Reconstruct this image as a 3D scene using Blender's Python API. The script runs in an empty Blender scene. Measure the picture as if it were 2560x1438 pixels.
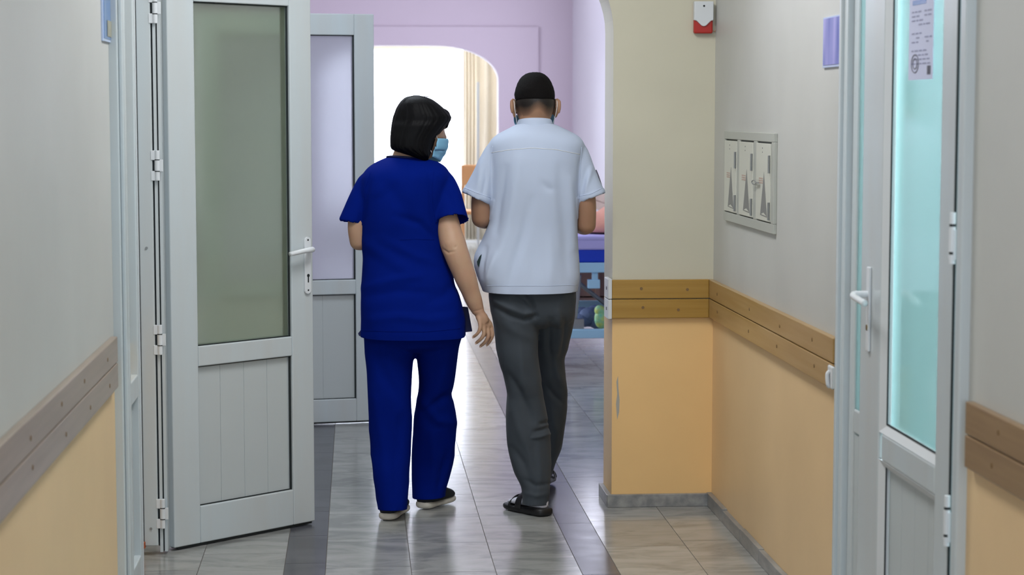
import bpy, bmesh, math, random
import numpy as np
from mathutils import Vector, Matrix, noise
from mathutils.bvhtree import BVHTree
random.seed(4)
S = bpy.context.scene
COL = S.collection
# ------------------------------------------------------------------ camera, world, exposure, daylight
FPX = 5000.0; CAMH = 1.567
PIT = math.atan(440 / FPX); YAW = math.atan(390 * math.cos(PIT) / FPX)
cd = bpy.data.cameras.new('camera'); cam = bpy.data.objects.new('camera', cd); COL.objects.link(cam)
cam.location = (0, 0, CAMH); cam.rotation_euler = (math.pi / 2 - PIT, 0, -YAW)
cd.sensor_width = 36; cd.lens = FPX / 2560 * 36; cd.clip_start = .05; cd.clip_end = 200
cd.dof.use_dof = True; cd.dof.focus_distance = 7.75; cd.dof.aperture_fstop = 5.0
S.camera = cam
S.view_settings.view_transform = 'Standard'; S.view_settings.look = 'None'
S.view_settings.exposure = 0.0; S.view_settings.gamma = 1; S.view_settings.use_curve_mapping = False
W = bpy.data.worlds.new('world'); S.world = W; W.use_nodes = True
W.node_tree.nodes['Background'].inputs[0].default_value = (.86, .93, 1, 1)
W.node_tree.nodes['Background'].inputs[1].default_value = 1.1
def area(name, loc, rot, sx, sy, power, col):
    l = bpy.data.lights.new(name, 'AREA'); l.shape = 'RECTANGLE'; l.size = sx; l.size_y = sy
    l.energy = power; l.color = col
    o = bpy.data.objects.new(name, l); COL.objects.link(o); o.location = loc; o.rotation_euler = rot
    return o
PI = math.pi
area('daylight_far_window', (.55, 24.4, 1.55), (-PI / 2, 0, 0), 2.6, 2.3, 290, (.68, .76, 1))       # shines towards the camera
area('daylight_hall_left', (-2.4, 14.5, 1.8), (0, -PI / 2, 0), 2.0, 4.6, 200, (.78, .84, 1))        # window side of the hall
area('daylight_hall_right', (2.12, 17.9, 2.0), (0, PI / 2, 0), 1.6, 1.2, 40, (.80, .84, 1))
area('fill_behind', (.35, -2.8, 1.7), (PI / 2, 0, 0), 1.9, 2.2, 80, (.70, .83, 1))              # added cool fill behind the camera, no window built there
area('ceiling_light_near', (.33, 2.8, 2.97), (0, 0, 0), .6, 1.2, 31, (.92, .93, .94))
area('far_room_fill', (.6, 22.0, 2.97), (0, 0, 0), 1.5, 1.5, 60, (1, .95, .86))  # added fill to brighten the arch reveal and the chair
area('ceiling_light_mid', (.33, 6.1, 2.97), (0, 0, 0), .6, 1.2, 43, (.92, .93, .94))
area('hall_front_fill', (-.2, 8.75, 2.97), (0, 0, 0), 1.2, .5, 30, (.82, .92, 1))  # added fill to brighten the front of door 2
area('left_room_fill', (-2.3, 7.6, 2.5), (0, 0, 0), .8, .8, 12, (1, 1, .95))  # added fill behind the frosted glass of door 1
area('side_room_light', (3.0, 5.0, 2.9), (0, 0, 0), 1.4, 2.4, 165, (.82, .97, 1))

# ------------------------------------------------------------------ picture measurements to places in the room
CM = cam.rotation_euler.to_matrix()
def ray(px, py): return CM @ Vector(((px - 1280) / FPX, (719 - py) / FPX, -1))
def PY(px, py, Y):
    d = ray(px, py); return Vector((0, 0, CAMH)) + d * (Y / d.y)
def PX(px, py, X):
    d = ray(px, py); return Vector((0, 0, CAMH)) + d * (X / d.x)
def PZ(px, py, Z=0):
    d = ray(px, py); return Vector((0, 0, CAMH)) + d * ((Z - CAMH) / d.z)
def proj(p):
    q = CM.transposed() @ (Vector(p) - Vector((0, 0, CAMH)))
    return 1280 + FPX * q.x / -q.z, 719 - FPX * q.y / -q.z
CMn = np.array(CM)
def projn(v):
    q = (v - np.array([0, 0, CAMH])) @ CMn
    return 1280 + FPX * q[:, 0] / -q[:, 2], 719 - FPX * q[:, 1] / -q[:, 2]

# ------------------------------------------------------------------ materials
def mat(name, col, rough=.5, metal=0, spec=.5, bump=None, var=None, emit=None, trans=0, alpha=1, sheen=0, ior=1.45, coat=0, sss=0):
    m = bpy.data.materials.new(name); m.use_nodes = True
    nt = m.node_tree; b = nt.nodes['Principled BSDF']; N = nt.nodes.new; L = nt.links.new
    b.inputs['Base Color'].default_value = (*col, 1); b.inputs['Roughness'].default_value = rough
    b.inputs['Metallic'].default_value = metal; b.inputs['Specular IOR Level'].default_value = spec
    b.inputs['Transmission Weight'].default_value = trans; b.inputs['IOR'].default_value = ior
    b.inputs['Sheen Weight'].default_value = sheen; b.inputs['Coat Weight'].default_value = coat
    if sss: b.inputs['Subsurface Weight'].default_value = sss; b.inputs['Subsurface Scale'].default_value = .01
    tc = N('ShaderNodeNewGeometry')
    if var:      # (scale vector, amount, second colour, detail)
        mp = N('ShaderNodeMapping'); mp.inputs['Scale'].default_value = var[0]; L(tc.outputs['Position'], mp.inputs[0])
        n = N('ShaderNodeTexNoise'); n.inputs['Scale'].default_value = 1; n.inputs['Detail'].default_value = var[3] if len(var) > 3 else 4
        L(mp.outputs[0], n.inputs[0])
        r = N('ShaderNodeMapRange'); r.inputs[1].default_value = .35; r.inputs[2].default_value = .7; r.inputs[4].default_value = var[1]
        L(n.outputs[0], r.inputs[0])
        mx = N('ShaderNodeMix'); mx.data_type = 'RGBA'; mx.inputs[6].default_value = (*col, 1); mx.inputs[7].default_value = (*var[2], 1)
        L(r.outputs[0], mx.inputs[0]); L(mx.outputs[2], b.inputs['Base Color'])
    if bump:     # (scale, strength, distance)
        n = N('ShaderNodeTexNoise'); n.inputs['Scale'].default_value = bump[0]; n.inputs['Detail'].default_value = 4
        mp = N('ShaderNodeMapping'); mp.inputs['Scale'].default_value = bump[3] if len(bump) > 3 else (1, 1, 1)
        L(tc.outputs['Position'], mp.inputs[0]); L(mp.outputs[0], n.inputs[0])
        bp = N('ShaderNodeBump'); bp.inputs['Strength'].default_value = bump[1]; bp.inputs['Distance'].default_value = bump[2]
        L(n.outputs[0], bp.inputs['Height']); L(bp.outputs[0], b.inputs['Normal'])
    if emit: b.inputs['Emission Color'].default_value = (*emit[0], 1); b.inputs['Emission Strength'].default_value = emit[1]
    return m
def wall_paint(name, up, lo, zsplit):
    m = mat(name, up, .45, bump=(60, .12, .002)); nt = m.node_tree; b = nt.nodes['Principled BSDF']; N = nt.nodes.new; L = nt.links.new
    g = N('ShaderNodeNewGeometry'); sp = N('ShaderNodeSeparateXYZ'); L(g.outputs['Position'], sp.inputs[0])
    n = N('ShaderNodeTexNoise'); n.inputs['Scale'].default_value = 14; L(g.outputs['Position'], n.inputs[0])
    a = N('ShaderNodeMath'); a.operation = 'MULTIPLY_ADD'; a.inputs[1].default_value = .012; L(n.outputs[0], a.inputs[0]); L(sp.outputs[2], a.inputs[2])
    c = N('ShaderNodeMath'); c.operation = 'GREATER_THAN'; c.inputs[1].default_value = zsplit; L(a.outputs[0], c.inputs[0])
    # soiling, slightly uneven colour
    n2 = N('ShaderNodeTexNoise'); n2.inputs['Scale'].default_value = 2.3; n2.inputs['Detail'].default_value = 5; L(g.outputs['Position'], n2.inputs[0])
    mx = N('ShaderNodeMix'); mx.data_type = 'RGBA'; mx.inputs[6].default_value = (*lo, 1); mx.inputs[7].default_value = (*up, 1); L(c.outputs[0], mx.inputs[0])
    m2 = N('ShaderNodeMix'); m2.data_type = 'RGBA'; m2.blend_type = 'MULTIPLY'; m2.inputs[0].default_value = .35
    rr = N('ShaderNodeMapRange'); rr.inputs[1].default_value = .3; rr.inputs[2].default_value = .7; rr.inputs[3].default_value = .78; L(n2.outputs[0], rr.inputs[0])
    L(mx.outputs[2], m2.inputs[6]); L(rr.outputs[0], m2.inputs[7]); L(m2.outputs[2], b.inputs['Base Color'])
    return m
def wood(name, c1, c2, axis):
    sc = [60, 60, 60]; sc[axis] = 2.5
    return mat(name, c1, .28, var=(tuple(sc), 1, c2, 3), bump=(1, .08, .002, tuple(sc)))
def tile_mat(name, c1, c2, vein, rough):
    m = mat(name, c1, rough); nt = m.node_tree; b = nt.nodes['Principled BSDF']; N = nt.nodes.new; L = nt.links.new
    g = N('ShaderNodeNewGeometry'); at = N('ShaderNodeAttribute'); at.attribute_name = 'tile'
    ad = N('ShaderNodeVectorMath'); ad.operation = 'ADD'; L(g.outputs['Position'], ad.inputs[0])
    sc = N('ShaderNodeVectorMath'); sc.operation = 'SCALE'; sc.inputs[3].default_value = 37; L(at.outputs['Color'], sc.inputs[0]); L(sc.outputs[0], ad.inputs[1])
    mp = N('ShaderNodeMapping'); mp.inputs['Scale'].default_value = (3.2, 7.5, 1); mp.inputs['Rotation'].default_value = (0, 0, .14); L(ad.outputs[0], mp.inputs[0])
    n = N('ShaderNodeTexNoise'); n.inputs['Scale'].default_value = 1.0; n.inputs['Detail'].default_value = 8; n.inputs['Roughness'].default_value = .62; n.inputs['Distortion'].default_value = 1.3
    L(mp.outputs[0], n.inputs[0])
    r = N('ShaderNodeValToRGB'); r.color_ramp.elements[0].position = .36; r.color_ramp.elements[0].color = (*vein, 1)
    r.color_ramp.elements[1].position = .52; r.color_ramp.elements[1].color = (*c1, 1)
    e = r.color_ramp.elements.new(.75); e.color = (*c2, 1)
    L(n.outputs[0], r.inputs[0])
    m2 = N('ShaderNodeMix'); m2.data_type = 'RGBA'; m2.blend_type = 'MULTIPLY'; m2.inputs[0].default_value = 1
    rr = N('ShaderNodeMapRange'); rr.inputs[3].default_value = .80; rr.inputs[4].default_value = 1.05; L(at.outputs['Fac'], rr.inputs[0])
    L(r.outputs[0], m2.inputs[6]); L(rr.outputs[0], m2.inputs[7]); L(m2.outputs[2], b.inputs['Base Color'])
    n3 = N('ShaderNodeTexNoise'); n3.inputs['Scale'].default_value = 9; n3.inputs['Detail'].default_value = 3; L(ad.outputs[0], n3.inputs[0])
    r3 = N('ShaderNodeMapRange'); r3.inputs[3].default_value = rough * .8; r3.inputs[4].default_value = rough * 1.25; L(n3.outputs[0], r3.inputs[0]); L(r3.outputs[0], b.inputs['Roughness']); b.inputs['Specular IOR Level'].default_value = .75
    return m
def glassy(name, tint, rough, glossy=.5, see=.5):
    """flat sheet: part clear or frosted transmission, part translucent, part mirror by Fresnel"""
    m = bpy.data.materials.new(name); m.use_nodes = True; nt = m.node_tree; nt.nodes.clear(); N = nt.nodes.new; L = nt.links.new
    out = N('ShaderNodeOutputMaterial'); fr = N('ShaderNodeFresnel'); fr.inputs[0].default_value = 1.5
    gl = N('ShaderNodeBsdfGlossy'); gl.inputs['Roughness'].default_value = .06
    tr = N('ShaderNodeBsdfRefraction'); tr.inputs['IOR'].default_value = 1.0 if rough == 0 else 1.03; tr.inputs['Roughness'].default_value = rough; tr.inputs[0].default_value = (*tint, 1)
    tl = N('ShaderNodeBsdfTranslucent'); tl.inputs[0].default_value = (*tint, 1)
    a = N('ShaderNodeMixShader'); a.inputs[0].default_value = see; L(tl.outputs[0], a.inputs[1]); L(tr.outputs[0], a.inputs[2])
    b = N('ShaderNodeMixShader'); mu = N('ShaderNodeMath'); mu.operation = 'MULTIPLY'; mu.inputs[1].default_value = glossy
    L(fr.outputs[0], mu.inputs[0]); L(mu.outputs[0], b.inputs[0]); L(a.outputs[0], b.inputs[1]); L(gl.outputs[0], b.inputs[2]); L(b.outputs[0], out.inputs[0])
    return m
M = {}
M['cream'] = wall_paint('cream_over_ochre', (.605, .57, .445), (.87, .57, .25), .835)
M['cream_bluelit'] = wall_paint('bluelit_cream_over_ochre', (.56, .56, .535), (.82, .58, .32), .835)  # side walls: bluish window light put into the paint colour
M['cream_dim'] = mat('cream_plain', (.62, .60, .50), .5)
M['pink'] = mat('lilac_paint', (.60, .50, .57), .5, bump=(40, .1, .002))
M['ceil'] = mat('ceiling_white', (.8, .8, .78), .7)
M['rail'] = wood('ochre_wood', (.36, .20, .035), (.41, .24, .05), 0)
M['rail_y'] = wood('ochre_wood_long', (.38, .23, .08), (.43, .28, .12), 1)
M['rail_worn'] = wood('worn_wood', (.30, .235, .18), (.36, .28, .22), 1)
M['hole'] = mat('dark_hole', (.20, .12, .05), .7)
M['marble'] = tile_mat('marble_tile', (.36, .365, .35), (.43, .43, .42), (.24, .245, .24), .17)
M['slate'] = tile_mat('dark_tile', (.085, .085, .10), (.11, .11, .13), (.06, .06, .07), .22)
M['grout'] = mat('grout', (.13, .12, .11), .8)
M['base'] = mat('grey_stone', (.20, .205, .21), .35, var=((30, 8, 30), 1, (.34, .34, .33)))
M['pvc'] = mat('white_pvc', (.56, .62, .65), .27, var=((9, 9, 1.2), .8, (.55, .57, .57)))
M['pvc_panel'] = mat('pvc_panel', (.52, .56, .57), .35, bump=(1, .15, .001, (300, 300, 6)))
M['gasket'] = mat('black_gasket', (.012, .018, .02), .5)
M['white_metal'] = mat('white_metal', (.72, .75, .78), .22)
M['brass'] = mat('brass', (.45, .34, .16), .35, metal=1)
M['frost'] = glassy('frosted_glass', (.80, .86, .76), .42, .8, .6)
M['frost_far'] = glassy('frosted_glass_far', (.66, .66, .69), .5, .5, .35)
M['aqua'] = glassy('aqua_glass', (.80, .95, .96), .12, .9, .65)
M['skin_w'] = mat('skin_light', (.50, .315, .205), .48, bump=(220, .12, .002), var=((18, 18, 18), .5, (.47, .25, .17)), sss=.06)
M['skin_m'] = mat('skin_tan', (.36, .20, .12), .5, bump=(220, .12, .002), var=((18, 18, 18), .5, (.33, .165, .10)), sss=.06)
M['scrub'] = mat('blue_scrub_cloth', (.0005, .0095, .165), .85, sheen=.0, bump=(900, .10, .001), spec=.05)
M['scrub_d'] = mat('dark_blue_trim', (.008, .012, .07), .7)
M['shirt'] = mat('white_shirt_cloth', (.50, .57, .72), .75, sheen=.0, bump=(900, .08, .001), spec=.25)
M['grey'] = mat('grey_trouser_cloth', (.046, .056, .069), .75, sheen=.05, bump=(900, .10, .001), spec=.3)
M['hair'] = mat('black_hair', (.004, .004, .005), .55, spec=.13, bump=(1, .3, .004, (260, 260, 10)))
M['crop'] = mat('cropped_hair', (.006, .005, .005), .8, spec=.12, bump=(350, .6, .004))
M['mask'] = mat('blue_mask', (.22, .48, .68), .8, bump=(1, .3, .003, (4, 4, 90)))
M['elastic'] = mat('white_elastic', (.8, .8, .8), .7)
M['black'] = mat('black_rubber', (.012, .012, .014), .45)
M['knit'] = mat('black_knit', (.012, .014, .018), .9, bump=(400, .5, .002))
M['sole'] = mat('white_sole', (.60, .57, .50), .55, var=((30, 30, 30), .6, (.42, .39, .34)))
M['sock'] = mat('white_sock', (.68, .68, .78), .9, bump=(500, .4, .002))
M['white'] = mat('white_plastic', (.66, .68, .70), .35)
M['red'] = mat('red_plastic', (.42, .022, .015), .3)
M['cabinet'] = mat('cabinet_grey', (.44, .45, .41), .45)
M['cabdoor'] = mat('cabinet_door_cream', (.60, .60, .53), .45)
M['steel'] = mat('steel', (.30, .31, .31), .4, metal=.6)
M['sign_grey'] = mat('sign_grey', (.23, .23, .22), .6)
M['sign_text'] = mat('sign_red_text', (.50, .34, .28), .6)
M['ink'] = mat('dark_ink', (.10, .10, .13), .6)
M['ink_soft'] = mat('faded_ink', (.27, .28, .42), .6)
M['plaque'] = mat('blue_plaque', (.07, .13, .50), .12, var=((1, 14, 3), 1, (.45, .46, .90), 1), coat=.5)
M['plaque2'] = mat('blue_card', (.04, .16, .42), .2, coat=.5)
M['paper'] = mat('lilac_paper', (.58, .60, .78), .7)
M['khaki'] = mat('khaki_card', (.30, .30, .24), .6)
M['sheer'] = glassy('sheer_curtain', (.86, .85, .81), .35, .1, .12)
M['drape'] = mat('beige_drape', (.80, .74, .62), .9)
M['orange'] = mat('orange_wood', (.62, .32, .14), .5)
M['matt_blue'] = mat('blue_vinyl', (.004, .05, .60), .4)
M['lilac'] = mat('lilac_sheet', (.52, .50, .92), .8)
M['salmon'] = mat('salmon_blanket', (.75, .36, .27), .9, bump=(30, .4, .01))
M['bedpaint'] = mat('pale_blue_paint', (.42, .72, .95), .35)
M['brown'] = mat('brown_board', (.40, .27, .21), .5)
M['lime'] = mat('lime_bag', (.52, .62, .14), .45, bump=(40, .6, .02), var=((22, 22, 22), 1, (.20, .62, .42), 1))
M['clutter'] = mat('grey_blue_cloth', (.10, .14, .24), .8, bump=(25, .5, .02))
M['brick'] = mat('brick_red', (.40, .10, .04), .9)

# ------------------------------------------------------------------ mesh helpers
def tagp(o, label=None, cat=None, group=None, kind=None):
    if label: o['label'] = label
    if cat: o['category'] = cat
    if group: o['group'] = group
    if kind: o['kind'] = kind
    return o
def empty(name, loc=(0, 0, 0), rz=0, **k):
    o = bpy.data.objects.new(name, None); COL.objects.link(o); o.location = loc; o.rotation_euler = (0, 0, rz); o.empty_display_size = .1
    return tagp(o, **k)
class MB:
    def __init__(s): s.v = []; s.f = []; s.mi = []
    def add(s, v, f, mi=0):
        n = len(s.v); s.v += [tuple(x) for x in v]; s.f += [tuple(i + n for i in q) for q in f]; s.mi += [mi] * len(f); return s
    def box(s, x0, x1, y0, y1, z0, z1, mi=0, mx=None):
        v = [Vector((x, y, z)) for z in (z0, z1) for y in (y0, y1) for x in (x0, x1)]
        if mx: v = [mx @ p for p in v]
        return s.add(v, [(0, 2, 3, 1), (4, 5, 7, 6), (0, 1, 5, 4), (2, 6, 7, 3), (0, 4, 6, 2), (1, 3, 7, 5)], mi)
    def prism(s, pts, d, mi=0):
        """closed outline pts (3-D), pushed along vector d"""
        d = Vector(d); n = len(pts); p = [Vector(q) for q in pts]
        return s.add(p + [q + d for q in p], [tuple(range(n))[::-1], tuple(range(n, 2 * n))] + [(i, (i + 1) % n, (i + 1) % n + n, i + n) for i in range(n)], mi)
    def rings(s, R, mi=0, cap=True, closed=True):
        k = len(R[0]); v = [p for r in R for p in r]; f = []
        for i in range(len(R) - 1):
            for j in range(k if closed else k - 1):
                a = i * k + j; b = i * k + (j + 1) % k; f.append((a, b, b + k, a + k))
        if cap:
            c0 = sum((Vector(p) for p in R[0]), Vector()) / k; c1 = sum((Vector(p) for p in R[-1]), Vector()) / k
            v = v + [c0, c1]; n = len(R) * k
            f += [(n, (j + 1) % k, j) for j in range(k)] + [(n + 1, n - k + j, n - k + (j + 1) % k) for j in range(k)]
        return s.add(v, f, mi)
    def tube(s, pts, r, k=10, mi=0, flat=1.0, up=None, res=6, cap=True):
        pts = [Vector(p) for p in pts]; n = len(pts)
        rr = list(r) if isinstance(r, (list, tuple)) else [r] * n
        P = []; Q = []
        if res > 1 and n > 2:
            for i in range(n - 1):
                p0 = pts[max(i - 1, 0)]; p1 = pts[i]; p2 = pts[i + 1]; p3 = pts[min(i + 2, n - 1)]
                for t in range(res):
                    t /= res
                    P.append(.5 * ((2 * p1) + (p2 - p0) * t + (2 * p0 - 5 * p1 + 4 * p2 - p3) * t * t + (3 * p1 - p0 - 3 * p2 + p3) * t ** 3))
                    u = t * t * (3 - 2 * t); Q.append(rr[i] * (1 - u) + rr[i + 1] * u)
            P.append(pts[-1]); Q.append(rr[-1])
        else: P = pts; Q = rr
        T = [(P[min(i + 1, len(P) - 1)] - P[max(i - 1, 0)]).normalized() for i in range(len(P))]
        u = Vector(up) if up else (Vector((0, 0, 1)) if abs(T[0].z) < .8 else Vector((0, 1, 0)))
        R = []
        for p, t, q in zip(P, T, Q):
            u = (u - t * u.dot(t)).normalized(); w = t.cross(u)
            R.append([p + u * (q * math.cos(a)) * flat + w * (q * math.sin(a)) for a in [2 * PI * j / k for j in range(k)]])
        return s.rings(R, mi, cap)
    def sleeve(s, pts, r, k=28, tilt=(0, 0, 0), depth=.045):
        """open sleeve: tube whose end folds back inside"""
        t = MB(); t.tube(pts, r, k, cap=False); n = len(t.v) // k; R = [[Vector(q) for q in t.v[i * k:(i + 1) * k]] for i in range(n)]
        ax = (Vector(pts[-1]) - Vector(pts[-2])).normalized(); tilt = Vector(tilt)
        for i, ring in enumerate(R):
            c = sum(ring, Vector()) / k; w = (i / (n - 1)) ** 3
            for j, p in enumerate(ring): ring[j] = p + ax * (tilt.dot(p - c) * w)
        L = R[-1]; c = sum(L, Vector()) / k
        for f, d in ((.96, -.002), (.90, -.004), (.86, -.012), (.80, -depth)): R.append([c + (p - c) * f + ax * d for p in L])
        return s.rings(R)
    def ball(s, c, r, k=16, mi=0, mx=None, squash=(1, 1, 1)):
        c = Vector(c); R = []
        for i in range(1, k):
            a = PI * i / k; ring = []
            for j in range(k * 2):
                b = PI * j / k; p = Vector((math.sin(a) * math.cos(b) * squash[0], math.sin(a) * math.sin(b) * squash[1], -math.cos(a) * squash[2])) * r
                ring.append(c + (mx @ p if mx else p))
            R.append(ring)
        return s.rings(R, mi)
    def build(s, name, m, parent=None, smooth=False, bevel=0, sub=0, **k):
        me = bpy.data.meshes.new(name); me.from_pydata([tuple(p) for p in s.v], [], s.f)
        for q in (m if isinstance(m, (list, tuple)) else [m]): me.materials.append(q)
        me.polygons.foreach_set('material_index', s.mi)
        bm = bmesh.new(); bm.from_mesh(me); bmesh.ops.recalc_face_normals(bm, faces=bm.faces); bm.to_mesh(me); bm.free()
        if smooth: me.polygons.foreach_set('use_smooth', [True] * len(me.polygons))
        o = bpy.data.objects.new(name, me); COL.objects.link(o)
        if parent: o.parent = parent; o.matrix_parent_inverse = world_of(parent).inverted()
        if bevel:
            b = o.modifiers.new('bevel', 'BEVEL'); b.width = bevel; b.segments = 2; b.limit_method = 'ANGLE'
        if sub: b = o.modifiers.new('sub', 'SUBSURF'); b.levels = sub; b.render_levels = sub
        return tagp(o, **k)
def world_of(o):
    m = o.matrix_basis.copy()
    return (world_of(o.parent) @ o.matrix_parent_inverse @ m) if o.parent else m
def sell(c, a, b, n=2.0, k=36, rz=0, tw=0):
    """horizontal superellipse ring"""
    out = []
    for j in range(k):
        t = 2 * PI * j / k; x = a * math.copysign(abs(math.cos(t)) ** (2 / n), math.cos(t)); y = b * math.copysign(abs(math.sin(t)) ** (2 / n), math.sin(t))
        out.append(Vector((c.x + x * math.cos(rz) - y * math.sin(rz), c.y + x * math.sin(rz) + y * math.cos(rz), c.z)))
    return out
def pxrows(rows, grow=0, step=7, n=2.3, k=36):
    """rows: (py, left px, right px, distance, half depth) from top to bottom -> rings"""
    A = np.array(rows, float); ys = A[:, 0]; m = max(4, int((ys[-1] - ys[0]) / step)); t = np.linspace(ys[0], ys[-1], m)
    C = [np.interp(t, ys, A[:, i]) for i in range(1, 5)]
    for i in range(4):
        c = C[i]
        for _ in range(2):
            d = c.copy(); d[1:-1] = .25 * c[:-2] + .5 * c[1:-1] + .25 * c[2:]; c = d
        C[i] = c
    R = []
    for y, l, r, d, h in zip(t, *C):
        a = PY(l, y, d); b = PY(r, y, d); R.append(sell((a + b) / 2, max((b - a).length / 2 + grow, .004), max(h + grow, .004), n, k))
    return R
def struct(o): o['kind'] = 'structure'; return o

# ------------------------------------------------------------------ fused cloth / body surfaces
def fuse(mb, voxel):
    me = bpy.data.meshes.new('tmp'); me.from_pydata([tuple(p) for p in mb.v], [], mb.f)
    bm = bmesh.new(); bm.from_mesh(me); bmesh.ops.recalc_face_normals(bm, faces=bm.faces); bm.to_mesh(me); bm.free()
    o = bpy.data.objects.new('tmp', me); COL.objects.link(o)
    r = o.modifiers.new('r', 'REMESH'); r.mode = 'VOXEL'; r.voxel_size = voxel
    dg = bpy.context.evaluated_depsgraph_get(); ev = o.evaluated_get(dg); out = bpy.data.meshes.new_from_object(ev)
    bpy.data.objects.remove(o); bpy.data.meshes.remove(me)
    return out
def get_v(me): a = np.empty(len(me.vertices) * 3); me.vertices.foreach_get('co', a); return a.reshape(-1, 3)
def set_v(me, v): me.vertices.foreach_set('co', v.ravel()); me.update()
def get_n(me): a = np.empty(len(me.vertices) * 3); me.vertices.foreach_get('normal', a); return a.reshape(-1, 3)
def smooth(me, it, w=None):
    e = np.empty(len(me.edges) * 2, int); me.edges.foreach_get('vertices', e); e = e.reshape(-1, 2); v = get_v(me)
    deg = np.bincount(e.ravel(), minlength=len(v))[:, None].clip(1)
    for _ in range(it):
        s = np.stack([np.bincount(e[:, 0], v[e[:, 1], i], len(v)) + np.bincount(e[:, 1], v[e[:, 0], i], len(v)) for i in range(3)], 1) / deg
        f = .5 if w is None else .5 * w[:, None]; v = v + (s - v) * f
    set_v(me, v)
def cloth(me, amp, scale, seed, folds=(), pull=None):
    """soft random creases plus named folds: (picture polyline, width px, height m)"""
    v = get_v(me); n = get_n(me); d = np.zeros(len(v)); off = Vector((seed * 7.3, seed * 3.1, seed))
    for i, p in enumerate(v):
        q = Vector((p[0] * scale[0], p[1] * scale[1], p[2] * scale[2])) + off
        q2 = q + noise.noise_vector(q * .7) * .8
        a = noise.noise(q2); d[i] = amp * ((1 - abs(a) * 3.2) * .45 + noise.noise(q * 1.7) * .55)
    px, py = projn(v)
    front = n[:, 1] < .25
    for pl, w, h in folds:
        best = np.full(len(v), 1e9); tt = np.zeros(len(v)); m = len(pl) - 1
        for i in range(m):
            a = np.array(pl[i], float); b = np.array(pl[i + 1], float); ab = b - a
            t = (((px - a[0]) * ab[0] + (py - a[1]) * ab[1]) / (ab @ ab)).clip(0, 1)
            dd = np.hypot(px - a[0] - t * ab[0], py - a[1] - t * ab[1]); q = dd < best; best[q] = dd[q]; tt[q] = (i + t[q]) / m
        d += np.where(front, 1.6 * h * np.exp(-(best / w) ** 2) * np.sqrt(np.clip(np.sin(PI * np.clip(tt * .9 + .05, 0, 1)), 0, 1)), 0)
    if pull is not None: d *= pull(px, py)
    set_v(me, v + n * d[:, None])
def cut(me, cuts):
    """clean openings: (centre, outward normal, reach)"""
    bm = bmesh.new(); bm.from_mesh(me)
    for c, no, R in cuts:
        c = Vector(c); no = Vector(no).normalized()
        fs = [f for f in bm.faces if (f.calc_center_median() - c).length < R]
        g = set(fs); 
        for f in fs: g.update(f.edges); g.update(f.verts)
        bmesh.ops.bisect_plane(bm, geom=list(g), plane_co=c, plane_no=no, clear_outer=True)
    bm.to_mesh(me); bm.free(); me.update()
def finish(me, name, m, parent, solid=0, **k):
    me.name = name; me.materials.clear(); me.materials.append(m)
    me.polygons.foreach_set('use_smooth', [True] * len(me.polygons))
    o = bpy.data.objects.new(name, me); COL.objects.link(o); o.parent = parent; o.matrix_parent_inverse = world_of(parent).inverted()
    if solid: s = o.modifiers.new('solid', 'SOLIDIFY'); s.thickness = solid; s.offset = -1
    return tagp(o, **k)
def seam(me, pl, r, name, m, parent, n=30, lift=.0005, back=False):
    """a stitched line lying on a surface"""
    bm = bmesh.new(); bm.from_mesh(me); bm.verts.ensure_lookup_table(); bvh = BVHTree.FromBMesh(bm); pts = []
    for i in range(n + 1):
        t = i / n * (len(pl) - 1); j = min(int(t), len(pl) - 2); t -= j
        x = pl[j][0] * (1 - t) + pl[j + 1][0] * t; y = pl[j][1] * (1 - t) + pl[j + 1][1] * t
        d = ray(x, y).normalized(); h = bvh.ray_cast(Vector((0, 0, CAMH)), d)
        if h[0] is not None: pts.append(h[0] + h[1] * lift)
    bm.free()
    if len(pts) > 3:
        return MB().tube(pts, r, 6, res=1).build(name, m, parent, smooth=True)

# ================================================================== THE SETTING
# floor: lanes of marble with two dark bands; every tile slightly different
L_X = [-3.6] + [-.257 - .293 * k for k in range(11, 0, -1)] + [-.257, -.115, .178, .466, .757, .885, 1.18, 1.475] + [1.475 + .293 * k for k in range(1, 9)]
fv = []; ff = []; fm = []; ftile = []
mb = MB(); mb.box(-4.2, 5.0, -4.5, 27, -.08, -.002, 2); ntile = [0]
tv = []
ph = {}
PH = {(-.257): 6.885, (-.115): 7.269, (.178): 7.18, (.466): 7.016, (.757): 7.49, (.885): 7.065, (1.18): 7.14}
for a, b in zip(L_X[:-1], L_X[1:]):
    dark = abs(a + .257) < .01 or abs(a - .757) < .01
    L = .85 if (dark and a > 0) else (.455 if dark else .4615)
    p0 = PH.get(round(a, 3), 7 + random.random() * .46); y = p0 - L * (math.floor((p0 + 2.5) / L))
    while y < 26:
        g = .0013
        mb.box(a + g, b - g, y + g, y + L - g, -.006, 0, 1 if dark else 0); tv.append(random.random()); y += L
fl = mb.build('floor', [M['marble'], M['slate'], M['grout']])
ca = fl.data.color_attributes.new('tile', 'FLOAT_COLOR', 'CORNER'); cols = [.5] * (6 * 4 * 4)
cols = [0.5] * (len(fl.data.loops) * 4)
for pi_, po in enumerate(fl.data.polygons):
    q = pi_ // 6 - 1
    val = tv[q] if q >= 0 else .5
    for li in po.loop_indices: cols[li * 4:li * 4 + 4] = [val, (val * 7.3) % 1, (val * 3.7) % 1, 1]
ca.data.foreach_set('color', cols); struct(fl)

WX = 1.405           # right wall of the corridor
LXW = -.725          # left wall
c = MB(); c.box(-4.2, 5.0, -4.5, 27, 3.0, 3.1); struct(c.build('ceiling', M['ceil']))
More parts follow.
